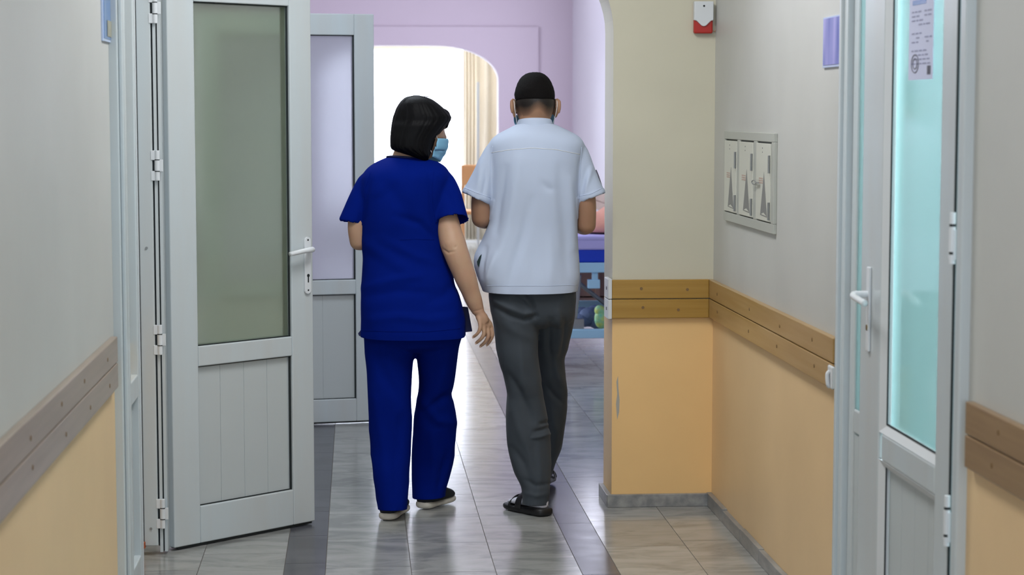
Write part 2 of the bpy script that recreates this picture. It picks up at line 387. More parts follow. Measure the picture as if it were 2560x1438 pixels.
# left wall near part, thickened; a niche with the room door behind the open leaf
w = MB(); w.box(-.95, LXW, -3, 6.50, 0, 3.0); w.box(-.95, -.79, 6.50, 7.02, 0, 3.0)
w.box(-.95, -.79, 7.80, 8.05, 0, 3.0); w.box(-.95, -.79, 7.02, 7.80, 2.12, 3.0); struct(w.build('wall_left', M['cream_bluelit']))
w = MB(); w.box(-3.2, -.95, 6.0, 6.1, 0, 3.0); w.box(-3.2, -.95, 8.6, 8.7, 0, 3); w.box(-3.3, -3.2, 6.0, 8.7, 0, 3); struct(w.build('wall_left_room', M['cream_dim']))
w = MB(); w.box(-1.2, 1.8, -3.1, -3.0, 0, 3.0); struct(w.build('wall_back', M['cream']))
# right wall with the doorway
DY0, DY1 = PX(2426, 700, WX).y, PX(2108, 700, WX).y
w = MB(); w.box(WX, WX + .2, -3, DY0, 0, 3.0); w.box(WX, WX + .2, DY1, 8.05, 0, 3.0); w.box(WX, WX + .2, DY0, DY1, 2.22, 3.0); struct(w.build('wall_right', M['cream_bluelit']))
w = MB(); w.box(WX + .2, 4.2, 3.0, 3.1, 0, 3); w.box(WX + .2, 4.2, 7.2, 7.3, 0, 3); w.box(4.2, 4.3, 3, 7.3, 0, 3); struct(w.build('wall_right_room', mat('pale_room_paint', (.70, .82, .82), .6)))
# pier wall with the arched opening into the hall
PYF = 7.80; PYB = 8.06; XO = 1.003
a_pts = []; r = .36; top = 2.24; xl = -.79
xr = XO
prof = [(xr, 0)] + [(xr, 1.5)] + [(xr - r + r * math.cos(t), top - r + r * math.sin(t)) for t in [PI / 2 * i / 14 for i in range(15)]] \
     + [(xl + r + r * math.cos(t), top - r + r * math.sin(t)) for t in [PI / 2 + PI / 2 * i / 14 for i in range(15)]]
w = MB()
n = len(prof); xs = [p[0] for p in prof]
w.box(xr, WX, PYF, PYB, 0, top - r)
for i in range(2, n - 1):
    (xa, za), (xb, zb) = prof[i], prof[i + 1]
    if xa - xb < 1e-5: continue
    w.prism([(xa, PYF, za), (xb, PYF, zb), (xb, PYF, 3.0), (xa, PYF, 3.0)], (0, PYB - PYF, 0))
w.box(xr, WX, PYF, PYB, top - r, 3.0)
bpier = w.build('wall_arch', M['cream']); struct(bpier)
# hall walls
HR = 2.15; HB = 19.9
w = MB(); w.box(HR, HR + .15, PYB, HB, 0, 3.0); struct(w.build('wall_hall_right', mat('daylit_lilac_paint', (.72, .68, .74), .5)))  # paler than the other hall walls: window light put into its colour
w = MB(); w.box(WX + .2, HR + .1, 7.95, PYB, 0, 3.0); struct(w.build('wall_hall_near', M['pink']))
w = MB(); w.box(-2.6, -2.5, 8.7, HB, 0, 3.0); w.box(-2.5, -.95, 8.60, 8.72, 0, 3); struct(w.build('wall_hall_left', M['pink']))
w = MB(); w.box(-2.5, -.80, 9.72, 9.84, 0, 3.0); struct(w.build('wall_partition', M['pink']))
# back wall of the hall with its rounded arch
AR = PX(1245, 300, 0) if False else PY(1246, 400, HB).x; AT = PY(1030, 114, HB).z; AL = PY(800, 400, HB).x
w = MB()
def arch_wall(w, x0, x1, y0, y1, al, ar, at, rx, rz, ztop, mi=0):
    pts = [(ar - rx + rx * math.cos(t), at - rz + rz * math.sin(t)) for t in [PI / 2 * i / 16 for i in range(17)]] + [(al + rx + rx * math.cos(t), at - rz + rz * math.sin(t)) for t in [PI / 2 + PI / 2 * i / 16 for i in range(17)]]
    w.box(x0, al, y0, y1, 0, ztop, mi); w.box(ar, x1, y0, y1, 0, ztop, mi)
    for (xa, za), (xb, zb) in zip(pts[:-1], pts[1:]):
        if xa - xb < 1e-5: continue
        w.prism([(xa, y0, za), (xb, y0, zb), (xb, y0, ztop), (xa, y0, ztop)], (0, y1 - y0, 0), mi)
LEDZ = PY(1150, 67, HB).z; LEDX = PY(1345, 200, HB).x
arch_wall(w, -2.5, HR, HB, HB + .2, AL, AR, AT, .62, .34, 3.0)
arch_wall(w, -2.5, LEDX, HB - .035, HB, AL, AR, AT, .62, .34, LEDZ)
struct(w.build('wall_hall_back', M['pink']))
# far room behind the arch, its window wall
w = MB(); w.box(-2.6, -2.5, HB + .2, 24.6, 0, 3); w.box(2.6, 2.7, HB + .2, 24.6, 0, 3)
w.box(-2.5, -.9, 24.5, 24.6, 0, 3); w.box(1.9, 2.6, 24.5, 24.6, 0, 3); w.box(-.9, 1.9, 24.5, 24.6, 0, .45); w.box(-.9, 1.9, 24.5, 24.6, 2.75, 3)
struct(w.build('wall_far_room', mat('far_white', (.82, .80, .76), .6)))
wf = MB()
for x in (-.9, .03, .96, 1.84): wf.box(x, x + .06, 24.46, 24.52, .45, 2.75)
wf.box(-.9, 1.9, 24.46, 24.52, .45, .52); wf.box(-.9, 1.9, 24.46, 24.52, 2.69, 2.75)
wi = wf.build('window_1', M['white_metal']); struct(wi)
MB().box(-.88, 1.88, 24.485, 24.495, .5, 2.7).build('pane', M['sheer'], wi)

# skirting
def base_strip(pts, name):
    m = MB()
    for (x0, y0), (x1, y1) in zip(pts[:-1], pts[1:]):
        d = Vector((x1 - x0, y1 - y0, 0)); n = d.normalized().cross(Vector((0, 0, 1))); L = d.length; k = max(1, int(L / .3))
        for i in range(k):
            a = Vector((x0, y0, 0)) + d * (i / k + .002 / L); b = Vector((x0, y0, 0)) + d * ((i + 1) / k - .002 / L)
            m.prism([a, b, b + n * .02, a + n * .02], (0, 0, .05 + random.uniform(-.003, .003)))
    o = m.build(name, M['base'], bevel=.002); struct(o)
base_strip([(WX, 7.80), (WX, DY1 + .03)], 'baseboard_right'); 
base_strip([(XO, PYB), (XO, PYF - .0)], 'baseboard_pier_side'); base_strip([(XO - .02, PYF), (WX, PYF)], 'baseboard_pier')
base_strip([(WX, DY0 - .03), (WX, 0)], 'baseboard_right_near'); base_strip([(LXW, 0), (LXW, 5.8)], 'baseboard_left')

# wooden wall guard boards
def boards(name, p0, p1, z0, z1, th, mt, label, nscrew, seed=0, worn=False):
    p0 = Vector(p0); p1 = Vector(p1); d = p1 - p0; n = d.normalized().cross(Vector((0, 0, 1))); L = d.length
    t = empty(name, (p0.x, p0.y, z0), label=label, cat='wall guard'); zm = (z0 + z1) / 2; rnd = random.Random(seed)
    for (a, b) in ((z0, zm - .0015), (zm + .0015, z1)):
        o = MB().prism([p0 + Vector((0, 0, a)), p1 + Vector((0, 0, a)), p1 + n * th + Vector((0, 0, a)), p0 + n * th + Vector((0, 0, a))], (0, 0, b - a)).build('board', mt, t, bevel=.003)
        for i in range(nscrew):
            f = (i + .5 + rnd.uniform(-.15, .15)) / nscrew; c = p0 + d * f + n * (th + .0003) + Vector((0, 0, (a + b) / 2 + rnd.uniform(-.006, .006)))
            MB().tube([c - n * .002, c + n * .0008], .006, 10, res=1).build('screw_plug', M['hole'], o)
    return t
RZ0, RZ1 = .755, .907
boards('wall_guard_rail', (WX, PYF, 0), (WX, DY1 + .03, 0), RZ0, RZ1, .02, M['rail_y'], 'long double-board ochre wooden rail on the right wall between the corner and the glazed door', 4, 1)
boards('wall_guard_rail', (XO - .004, PYF, 0), (WX - .02, PYF, 0), RZ0, RZ1, .02, M['rail'], 'short double-board ochre wooden rail across the face of the pier under the fire sounder', 2, 2)
boards('wall_guard_rail', (WX, DY0 - .045, 0), (WX, .2, 0), RZ0, RZ1, .02, mat('dark_wood', (.27, .165, .075), .3, var=((60, 2.5, 60), 1, (.33, .21, .10))), 'darker brown double-board rail at the right edge, nearer than the glazed door', 9, 3)  # near rail in a darker brown wood
boards('wall_guard_rail', (LXW, .2, 0), (LXW, 5.93, 0), RZ0, RZ1, .02, M['rail_worn'], 'worn greyish double-board wooden rail running along the left wall', 13, 5)
caps = empty('rail_end_cap', (XO, PYF, RZ0), label='pair of white plastic end plates on the pier edge where the short rail stops', cat='end cap')
for a, b in ((RZ0 - .003, (RZ0 + RZ1) / 2 - .001), ((RZ0 + RZ1) / 2 + .001, RZ1 + .004)):
    o = MB().box(XO - .020, XO - .004, PYF - .024, PYF + .10, a, b).build('cap_plate', M['white'], caps, bevel=.003)
    MB().box(XO - .0215, XO - .02, PYF + .018, PYF + .032, (a + b) / 2 - .006, (a + b) / 2 + .006).build('screw_slot', M['ink'], o)

chp = [(1545, 940), (1541, 955), (1543, 985), (1540, 1010), (1543, 1050), (1548, 1030), (1549, 1000), (1546, 970)]
o = MB().prism([PY(x, y, PYF - .0008) for x, y in chp], (0, .0006, 0)).build('plaster_chip', mat('bare_plaster', (.42, .40, .36), .9), bpier)
# ------------------------------------------------------------------ glazed PVC doors
GZ0, GZ1 = .655, .728     # middle rail of every door
def door_leaf(name, w, h, st, th, glass, hz=.012, panels=4, top_rail=.10, bot_rail=.13, lft=None, rgt=None, faces=(1, -1)):
    """leaf in its own XZ plane: x 0..w from the hinge, y thickness centred"""
    t = empty(name); struct(t); a = lft or st; b = rgt or st
    f = MB(); f.box(0, a, -th / 2, th / 2, hz, h); f.box(w - b, w, -th / 2, th / 2, hz, h)
    f.box(a, w - b, -th / 2, th / 2, hz, hz + bot_rail); f.box(a, w - b, -th / 2, th / 2, GZ0, GZ1); f.box(a, w - b, -th / 2, th / 2, h - top_rail, h)
    f.build('door_frame', M['pvc'], t, bevel=.004)
    ga = MB(); pn = MB(); gl = MB()
    for z0, z1 in ((hz + bot_rail, GZ0), (GZ1, h - top_rail)):
        for s in (1, -1):
            y = s * (th / 2 - .013); y0, y1 = min(y, y + s * .003), max(y, y + s * .003)
            ga.box(a, a + .003, y0, y1, z0, z1); ga.box(w - b - .008, w - b, y0, y1, z0, z1); ga.box(a, w - b, y0, y1, z0, z0 + .004); ga.box(a, w - b, y0, y1, z1 - .004, z1)
    ga.build('gasket', M['gasket'], t)
    n = panels; pw = (w - a - b) / n
    for i in range(n): pn.box(a + i * pw + .0007, a + (i + 1) * pw - .0007, -.010, .010, hz + bot_rail - .01, GZ0 + .01)
    pn.box(a, w - b, -.008, .008, hz + bot_rail, GZ0); pn.build('lower_panel', M['pvc_panel'], t, bevel=.0012)
    gl.box(a, w - b, -.003, .003, GZ1 - .005, h - top_rail + .005); gl.build('glass_pane', glass, t)
    return t
def hinge(parent, x, y, z, h=.10, ax=(1, 0, 0)):
    o = MB(); o.tube([(x, y, z - h / 2), (x, y, z + h / 2)], .009, 12, res=1); o.box(x - .022, x, y - .004, y + .006, z + h * .18, z + h / 2); o.box(x - .022, x, y - .004, y + .006, z - h / 2, z - h * .18)
    o.box(x, x + .02, y - .004, y + .006, z - h * .20, z + h * .20)
    q = o.build('hinge', M['white_metal'], parent, bevel=.0015)
    g = MB()
    for s in (-1, 1): g.tube([(x, y, z + s * h * .19 - .0015), (x, y, z + s * h * .19 + .0015)], .0098, 12, res=1)
    g.build('pin_gap', M['gasket'], q); return q
def lever(parent, x, y, z, out, along, plate_h=.215, keyhole=True, up=.0, mats=None):
    """long plate with a lever; out = +-1 side of the leaf, along = lever direction in x"""
    m = MB(); P = []
    for t in range(20):
        ang = 2 * PI * t / 20; sx = math.cos(ang) * .016; sz = math.sin(ang) * .016; P.append((x + sx, y, z - .06 + sz + (plate_h / 2 - .016) * (1 if math.sin(ang) >= 0 else -1)))
    m.prism(P, (0, out * .008, 0)); pl = m.build('lock_plate', M['white_metal'], parent, bevel=.002)
    l = MB(); l.tube([(x, y + out * .005, z), (x, y + out * .028, z)], .010, 14, res=1)
    l.tube([(x, y + out * .030, z + .001), (x + along * .02, y + out * .040, z + .001), (x + along * .06, y + out * .044, z - .002 + up), (x + along * .115, y + out * .040, z - .010 + up)], [.013, .0125, .011, .010], 14, flat=.85)
    l.build('lever_handle', M['white_metal'], parent, smooth=True)
    k = MB()
    k.tube([(x, y + out * .007, z + .036), (x, y + out * .0088, z + .036)], .0035, 10, res=1)
    k.tube([(x, y + out * .007, z - .153), (x, y + out * .0088, z - .153)], .0035, 10, res=1)
    if keyhole:
        k.tube([(x, y + out * .007, z - .098), (x, y + out * .0088, z - .098)], .0065, 12, res=1); k.box(x - .0028, x + .0028, min(y + out * .0066, y + out * .0086), max(y + out * .0066, y + out * .0086), z - .124, z - .100)
    k.build('keyhole', M['gasket'], pl)
# door 1: open leaf on the left
p0 = PZ(425, 1368, .012); p1 = PZ(776, 1300, .012)
w1 = (p1 - p0).length; d1 = door_leaf('door_1', w1, 2.12, .112, .055, M['frost'], top_rail=.165, bot_rail=.135, lft=.118, rgt=.105)
ang = math.atan2(p1.y - p0.y, p1.x - p0.x); d1.location = (p0.x, p0.y, 0); d1.rotation_euler = (0, 0, ang)
# the leaf's own frame is measured in its local axes: build fittings before parenting by using local coordinates
def local(parent, fn):
    before = set(o.name for o in COL.objects); fn()
def attach_local(parent, objs):
    for o in objs: o.parent = parent; o.matrix_parent_inverse = Matrix.Identity(4)
for o in COL.objects:
    if o.parent is d1: o.matrix_parent_inverse = Matrix.Identity(4)
dummy = empty('tmp_parent')
def build_local(parent, fn):
    s = set(COL.objects); fn(dummy)
    for o in set(COL.objects) - s:
        if o.parent is dummy: o.parent = parent; o.matrix_parent_inverse = Matrix.Identity(4)
def d1_fit(t):
    lever(t, w1 - .030, -.0275, PY(775, 622, p1.y).z, -1, -1)
    MB().box(0.02, w1 - .01, -.020, .020, .004, .013).build('bottom_seal', M['gasket'], t)
    MB().box(-.0035, -.0, .014, .0275, .03, 2.11).build('edge_seal', M['gasket'], t)
build_local(d1, d1_fit)
# its frame post in the corridor wall
fr = empty('door_frame_post', (-.74, 7.06, 0)); fr.name = 'trim_1'; struct(fr)
xa = PY(351, 700, 7.06).x; xb = PY(386, 700, 7.06).x; xc = PY(412, 700, 7.06).x
MB().box(xa, xb, 7.05, 7.13, .035, 2.2).build('post', M['pvc'], fr, bevel=.003)
g = MB(); g.box(xa - .006, xa, 7.055, 7.12, .035, 2.2); g.build('gasket', M['gasket'], fr)  # black strip stands in for the shadow in the gap beside the post
MB().box(xa - .016, xa - .006, 7.03, 7.12, .05, 2.2).build('cover_strip', M['white'], fr)
m = MB(); m.box(xb, xb + .006, 7.075, 7.13, .03, 2.2, 1); m.box(xb + .006, xb + .016, 7.06, 7.13, .01, 2.2); m.box(xb + .016, xb + .021, 7.08, 7.13, .01, 2.2, 1); m.box(xb + .021, xc - .004, 7.07, 7.13, .01, 2.2)
m.build('groove', [M['pvc'], M['gasket']], fr)
for z in (PY(395, 20, 7.05).z, PY(397, 414, 7.05).z, PY(397, 850, 7.05).z, PY(397, 1285, 7.05).z): hinge(fr, xb + .017, 7.052, z, .105)
for z in (PY(370, 620, 7.05).z, PY(370, 1322, 7.05).z): MB().tube([((xa + xb) / 2, 7.047, z), ((xa + xb) / 2, 7.051, z)], .005, 10, res=1).build('screw', M['steel'], fr)
MB().box(xa - .02, xa + .004, 7.03, 7.10, .03, .05).build('brick_stub', M['brick'], fr)

# door 2: leaf standing open further on, in the hall
q0 = Vector((-.765, 9.90, 0)); q1 = PZ(938, 1049, .012); q1.z = 0
w2 = (q1 - q0).length; d2 = door_leaf('door_2', w2, PY(938, 36, q1.y).z, .10, .055, M['frost_far'], top_rail=.105, bot_rail=.115)
d2.location = q0; d2.rotation_euler = (0, 0, math.atan2(q1.y - q0.y, q1.x - q0.x))
for o in COL.objects:
    if o.parent is d2: o.matrix_parent_inverse = Matrix.Identity(4)
build_local(d2, lambda t: MB().box(.0, w2, -.024, .024, d2_top, d2_top + .004).build('top_seal', M['gasket'], t) if False else MB().box(0, w2, -.02, .02, .004, .012).build('bottom_seal', M['gasket'], t))
MB().box(-.85, -.79, 9.86, 9.94, 0, 2.2).build('jamb', M['pvc'], struct(empty('trim_2', (-.82, 9.9, 0))))

# door 3: glazed door in the right wall, its leaf, side light and frame
XD = WX - .004; ex = struct(empty('door_3', (WX, DY0, 0)))
def yx(px, X=XD - .018): return PX(px, 700, X).y
fm_ = MB(); yA, yB = yx(2424), yx(2096)
fm_.box(XD - .02, WX + .1, yx(2112), yB, 0, 2.2); fm_.box(XD - .02, WX + .1, yx(2404), yx(2391), 0, 2.2); fm_.box(XD - .02, WX + .1, yx(2391), yx(2112), 2.14, 2.2)
fm_.box(XD - .030, XD - .015, yx(2104), yx(2099), 0, 2.2)
fm_.build('door_frame', M['pvc'], ex, bevel=.004)
# narrow side light
s = MB(); y0, y1 = yx(2150), yx(2112)
s.box(XD - .002, WX + .03, y1 - .055, y1, 0, 2.14); s.box(XD - .002, WX + .03, y0, y0 + .02, 0, 2.14); s.box(XD - .001, WX + .03, y0 + .02, y1 - .055, GZ0 + .005, GZ1 + .0); s.box(XD - .001, WX + .03, y0 + .02, y1 - .055, 0, .14)
s.build('side_light_frame', M['pvc'], ex, bevel=.005)
MB().box(WX, WX + .006, y0 + .02, y1 - .055, GZ1, 2.14).build('side_glass', M['aqua'], ex)
MB().box(WX, WX + .01, y0 + .02, y1 - .055, .14, GZ0).build('side_panel', M['pvc_panel'], ex)
g = MB(); g.box(XD + .004, XD + .008, y0 + .018, y0 + .028, GZ1, 2.14); g.box(XD + .004, XD + .008, y0 + .018, y0 + .028, .14, GZ0); g.box(XD - .005, XD + .002, y0 - .006, y0, 0, 2.14); g.build('gasket', M['gasket'], ex)
# main leaf
y0, y1 = yx(2380), yx(2149); sgA, sgB = yx(2343), yx(2208)
lf = MB(); X0, X1 = XD - .016, WX + .03
lf.box(X0, X1, y0, sgA, .012, 2.13); lf.box(X0, X1, sgB + .03, y1 - .006, .012, 2.13); lf.box(X0, X1, sgA, sgB, .012, .14); lf.box(X0, X1, sgA, sgB, GZ0 - .012, GZ1 - .012); lf.box(X0, X1, sgA, sgB, 2.02, 2.13)
lf.build('door_leaf', M['pvc'], ex, bevel=.006)
bd = MB()
for z0, z1 in ((.14, GZ0 - .012), (GZ1 - .012, 2.02)):
    e = .022
    bd.prism([(X0 + .001, sgB + .03, z0), (X0 + .001, sgB + .03, z1), (X0 + .014, sgB, z1), (X0 + .014, sgB, z0)], (.01, 0, 0))
    bd.prism([(X0 + .001, sgA, z0), (X0 + .001, sgB + .03, z0), (X0 + .016, sgB, z0 + e), (X0 + .016, sgA, z0 + e)], (.01, 0, 0))
    bd.prism([(X0 + .001, sgA, z1), (X0 + .001, sgB + .03, z1), (X0 + .016, sgB, z1 - e), (X0 + .016, sgA, z1 - e)], (.01, 0, 0))
bd.build('glazing_bead', M['white'], ex)
MB().box(XD + .012, XD + .018, sgA - .01, sgB + .005, GZ1 - .012, 2.02).build('glass_pane', M['aqua'], ex)
pn = MB(); npn = 4
for i in range(npn): pn.box(XD + .008, XD + .02, sgA + (sgB - sgA) * i / npn + .001, sgA + (sgB - sgA) * (i + 1) / npn - .001, .14, GZ0 - .012)
pn.build('lower_panel', M['pvc_panel'], ex)
g = MB()
for z0, z1 in ((.16, GZ0 - .03), (GZ1 + .01, 2.0)): g.box(X0 + .013, X0 + .016, sgB - .004, sgB + .001, z0, z1); g.box(X0 + .013, X0 + .0165, sgA, sgB, z0, z0 + .004)
g.box(X0 - .001, X0 + .004, y0 - .006, y0 - .001, 0, 2.13); g.build('gasket', M['gasket'], ex)
# handle of door 3, lever standing out into the corridor
hy = yx(2176, X0); hz = PX(2160, 740, X0).z
hp = MB(); hp.box(X0 - .008, X0, hy - .014, hy + .014, hz - .145, hz + .085); hp = hp.build('lock_plate', M['white_metal'], ex, bevel=.003)
MB().tube([(X0 - .007, hy, hz - .08), (X0 - .0095, hy, hz - .08)], .008, 12, res=1).build('lock_cylinder', M['brass'], hp)
MB().tube([(X0 - .004, hy, hz + .01), (X0 - .035, hy + .002, hz + .01), (X0 - .045, hy + .0, hz + .008), (X0 - .047, hy - .03, hz + .004), (X0 - .043, hy - .11, hz - .004)], [.010, .010, .011, .009, .009], 14).build('lever_handle', M['white_metal'], ex, smooth=True)
hyg = sgB - .03
for py in (595, 1310):
    z = PX(2385, py, X0).z
    o = MB(); o.tube([(X0 - .006, y0 - .010, z - .06), (X0 - .006, y0 - .010, z + .06)], .007, 12, res=1); o.box(X0 - .006, X0, y0 - .02, y0 + .02, z - .05, z + .02); o = o.build('hinge', M['white_metal'], ex)
    q = MB()
    for dz in (-.035, .03): q.tube([(X0 - .006, y0 - .010, z + dz - .003), (X0 - .006, y0 - .010, z + dz + .003)], .0076, 12, res=1)
    q.build('pin_gap', M['gasket'], o)

# door 4: glazed side panel seen nearly edge-on at the left
e4 = struct(empty('door_4', (LXW, 6.2, 0))); XL = -.700
yl = lambda px, X=XL: PX(px, 700, X).y
ya, yb = yl(303), yl(347)
m = MB(); m.box(LXW - .02, XL, ya, ya + .17, 0, 2.4); m.box(LXW - .02, XL, yb - .05, yb, 0, 2.4); m.box(LXW - .02, XL - .001, ya + .17, yb - .05, GZ0, GZ1); m.box(LXW - .02, XL - .001, ya + .17, yb - .05, 0, .14); m.box(LXW - .02, XL - .001, ya + .17, yb - .05, 2.3, 2.4)
m.box(XL, XL + .012, ya + .02, ya + .07, 0, 2.4); m.box(XL, XL + .008, ya + .11, ya + .14, 0, 2.4)
m.build('door_frame', M['pvc'], e4, bevel=.004)
MB().box(LXW - .01, LXW - .003, ya + .1, yb - .04, GZ1, 2.3).build('glass_pane', M['frost_far'], e4); MB().box(LXW - .01, LXW + .003, ya + .1, yb - .04, .14, GZ0).build('lower_panel', M['pvc_panel'], e4)
MB().box(XL - .001, XL + .002, yb - .012, yb + .001, 0, 2.4).build('edge_strip', M['white'], e4)

# ------------------------------------------------------------------ small things on the walls
# fire sounder
sc = PY(1756, 45, PYF); t = empty('fire_alarm_sounder', (sc.x, PYF, sc.z), label='white and red fire alarm sounder high on the pier', cat='alarm')
hw, hh = .037, .061
MB().box(sc.x - hw, sc.x + hw, PYF - .028, PYF, sc.z - hh, sc.z + hh).build('red_lens', M['red'], t, bevel=.006)
P = [(-hw - .001, hh + .002), (-hw - .001, -.010)]
P += [(-hw * .78, -.012), (-hw * .5, -.022), (-hw * .25, -.031), (0, -.034), (hw * .25, -.031), (hw * .5, -.022), (hw * .78, -.012)]
P += [(hw + .001, -.010), (hw + .001, hh + .002)]
MB().prism([(sc.x + a, PYF - .036, sc.z + b) for a, b in P], (0, .030, 0)).build('white_cover', M['white'], t, bevel=.003)
MB().tube([(sc.x, PYF - .0368, sc.z + .045), (sc.x, PYF - .035, sc.z + .045)], .004, 12, res=1).build('indicator', M['gasket'], t)
cb = MB().tube([(sc.x + hw - .002, PYF - .006, sc.z - .045), (sc.x + hw + .012, PYF - .005, sc.z - .052), (sc.x + .056, PYF - .004, sc.z - .03), (sc.x + .058, PYF - .004, sc.z + .06), (sc.x + .058, PYF - .004, sc.z + .3)], .0018, 8)
tagp(cb.build('cable', mat('cable_tan', (.50, .30, .20), .5), smooth=True), 'thin tan cable rising in the corner from the fire alarm sounder', 'cable')
# meter cabinet with three little doors in the right wall
cy0, cy1 = PX(1943, 450, WX).y, PX(1817, 450, WX).y; cz0, cz1 = PX(1817, 550, WX).z, PX(1817, 327, WX).z
t = empty('wall_cabinet', (WX, (cy0 + cy1) / 2, cz0), label='recessed grey three-door electrical cabinet with warning triangles in the right wall', cat='cabinet')
m = MB(); XC = WX - .012
m.box(XC, WX + .0, cy0, cy1, cz0, cz0 + .034); m.box(XC, WX, cy0, cy1, cz1 - .03, cz1)
dw = (cy1 - cy0); ed = [cy0, cy0 + .045 * dw, cy0 + .315 * dw, cy0 + .375 * dw, cy0 + .655 * dw, cy0 + .71 * dw, cy0 + .975 * dw, cy1]
for i in (0, 2, 4, 6): m.box(XC, WX, ed[i], ed[i + 1], cz0 + .034, cz1 - .03)
m.build('cabinet_frame', M['cabinet'], t, bevel=.002)
MB().box(WX - .004, WX + .002, cy0 + .01, cy1 - .01, cz0 + .01, cz1 - .01).build('cabinet_back', M['gasket'], t)
for i, (a, b) in enumerate(((1, 2), (3, 4), (5, 6))):
    y_a, y_b = ed[a] + .004, ed[b] - .004; d = MB().box(XC - .003, WX - .003, y_a, y_b, cz0 + .038, cz1 - .036).build('cabinet_door', M['cabdoor'], t, bevel=.0015)
    zc = (cz0 + cz1) / 2
    tw_ = (y_b - y_a)
    MB().prism([(XC - .0036, y_a + tw_ * .18, cz0 + .052), (XC - .0036, y_a + tw_ * .66, cz0 + .056), (XC - .0036, y_a + tw_ * .42, cz0 + .205)], (.0006, 0, 0)).build('warning_triangle', M['sign_grey'], d)
    MB().prism([(XC - .0040, y_a + tw_ * .22, cz0 + .056), (XC - .0040, y_a + tw_ * .60, cz0 + .059), (XC - .0040, y_a + tw_ * .42, cz0 + .066)], (.0004, 0, 0)).build('triangle_mark', M['cabdoor'], d)
    f = MB()                                   # faded little label: rows of marks
    for r_ in range(3):
        for c_ in range(3): f.box(XC - .0038, XC - .0032, y_a + tw_ * (.50 + .10 * c_), y_a + tw_ * (.57 + .10 * c_), cz0 + .165 + r_ * .0075, cz0 + .169 + r_ * .0075)
    f.build('faded_label', M['sign_text'], d)
    for z in (cz0 + .075, cz1 - .105):
        MB().tube([(XC - .006, y_a + .004, z - .03), (XC - .006, y_a + .004, z + .03)], .0045, 8, res=1).build('hinge', M['steel'], d)
    k = MB()
    for dz in (.052, .066): k.tube([(XC - .004, (y_a + y_b) / 2 + .01, cz1 - dz), (XC - .003, (y_a + y_b) / 2 + .01, cz1 - dz)], .0022, 8, res=1)
    k.build('vent_hole', M['ink'], d)
kp = PX(1893, 456, XC); k = MB(); k.tube([(XC - .012, kp.y + .035 * math.cos(a), kp.z + .007 * math.sin(a)) for a in [2 * PI * i / 16 for i in range(17)]], .0018, 8, res=1); k.box(XC - .014, XC - .009, kp.y - .075, kp.y - .035, kp.z - .002, kp.z + .003)
tagp(k.build('padlock_key', M['steel'], smooth=False), 'small metal key ring hanging in the lock of the wall cabinet', 'key')
# blue plaques
def plaque(name, X, s, px0, px1, py0, py1, mt, label, card=None):
    ya, yb = PX(px0, (py0 + py1) / 2, X).y, PX(px1, (py0 + py1) / 2, X).y; z0, z1 = PX((px0 + px1) / 2, py1, X).z, PX((px0 + px1) / 2, py0, X).z; ya, yb = min(ya, yb), max(ya, yb)
    t = empty(name, (X, (ya + yb) / 2, z0), label=label, cat='sign')
    MB().box(min(X, X + s * .006), max(X, X + s * .006), ya, yb, z0, z1).build('clear_plate', mat('plate_edge', (.52, .62, .86), .1), t, bevel=.001)
    e = .008; MB().box(min(X + s * .006, X + s * .0075), max(X + s * .006, X + s * .0075), ya + e * 1.5, yb - e * 1.5, z0 + e, z1 - e * .6).build('printed_card', mt, t)
    return t, ya, yb, z0, z1
plaque('wall_plaque', WX, -1, 2062, 2109, 40, 168, M['plaque'], 'glossy blue rectangular plate high on the right wall beside the glazed door')
t, ya, yb, z0, z1 = plaque('wall_plaque', LXW, 1, 252, 284, -40, 106, M['plaque2'], 'blue plate with a small khaki card, high on the left wall')
MB().box(LXW + .0075, LXW + .0095, ya + (yb - ya) * .26, yb - .01, z0 + .016, z0 + .062).build('khaki_card', M['khaki'], t, label='small khaki card')
# little white bracket on the rail
b_ = PX(2074, 945, WX - .03); t = empty('plastic_clip', b_, label='small white plastic clip hook on the right rail next to the door frame', cat='clip')
MB().box(WX - .030, WX - .02, b_.y - .025, b_.y + .03, b_.z - .032, b_.z + .036).build('clip_body', M['white'], t, bevel=.005)
MB().tube([(WX - .030, b_.y, b_.z + .02), (WX - .037, b_.y, b_.z + .01), (WX - .036, b_.y - .004, b_.z - .018), (WX - .030, b_.y, b_.z - .026)], .006, 10).build('clip_hook', M['white'], t, smooth=True)
# notice on the glass of door 3
Xn = XD + .0105; ya, yb = yx(2322, Xn), yx(2262, Xn); z0 = PX(2290, 200, Xn).z; z1 = PX(2290, -40, Xn).z
t = empty('paper_notice', (Xn, (ya + yb) / 2, z0), label='printed paper notice taped inside the upper glass of the right-hand door', cat='notice')
MB().box(Xn, Xn + .001, ya, yb, z0, z1).build('sheet', M['paper'], t)
d = MB(); W_ = yb - ya; H_ = z1 - z0
d.box(Xn - .0006, Xn, yb - W_ * .70, yb - W_ * .14, z0 + H_ * .78, z0 + H_ * .83); d.build('blue_heading', M['plaque2'], t)
d = MB(); rnd = random.Random(3)
for r_ in range(13):
    z = z0 + H_ * (.70 - .045 * r_)
    if r_ in (4, 8): continue
    y = yb - W_ * .12
    while y > ya + W_ * .14:
        l = rnd.uniform(.012, .035)
        if rnd.random() < .8: MB().box(Xn - .0006, Xn, max(y - l, ya + .01), y, z, z + .0035).build('printed_word', M['ink_soft'], t)
        y -= l + .009
for rr in (.011, .019):
    d = MB(); d.tube([(Xn - .0005, yb - W_ * .28 + rr * 1.7 * math.cos(a), z0 + H_ * .17 + rr * 1.2 * math.sin(a)) for a in [2 * PI * i / 20 for i in range(21)]], .0012, 6, res=1); d.build('stamp_ring', M['ink'], t)
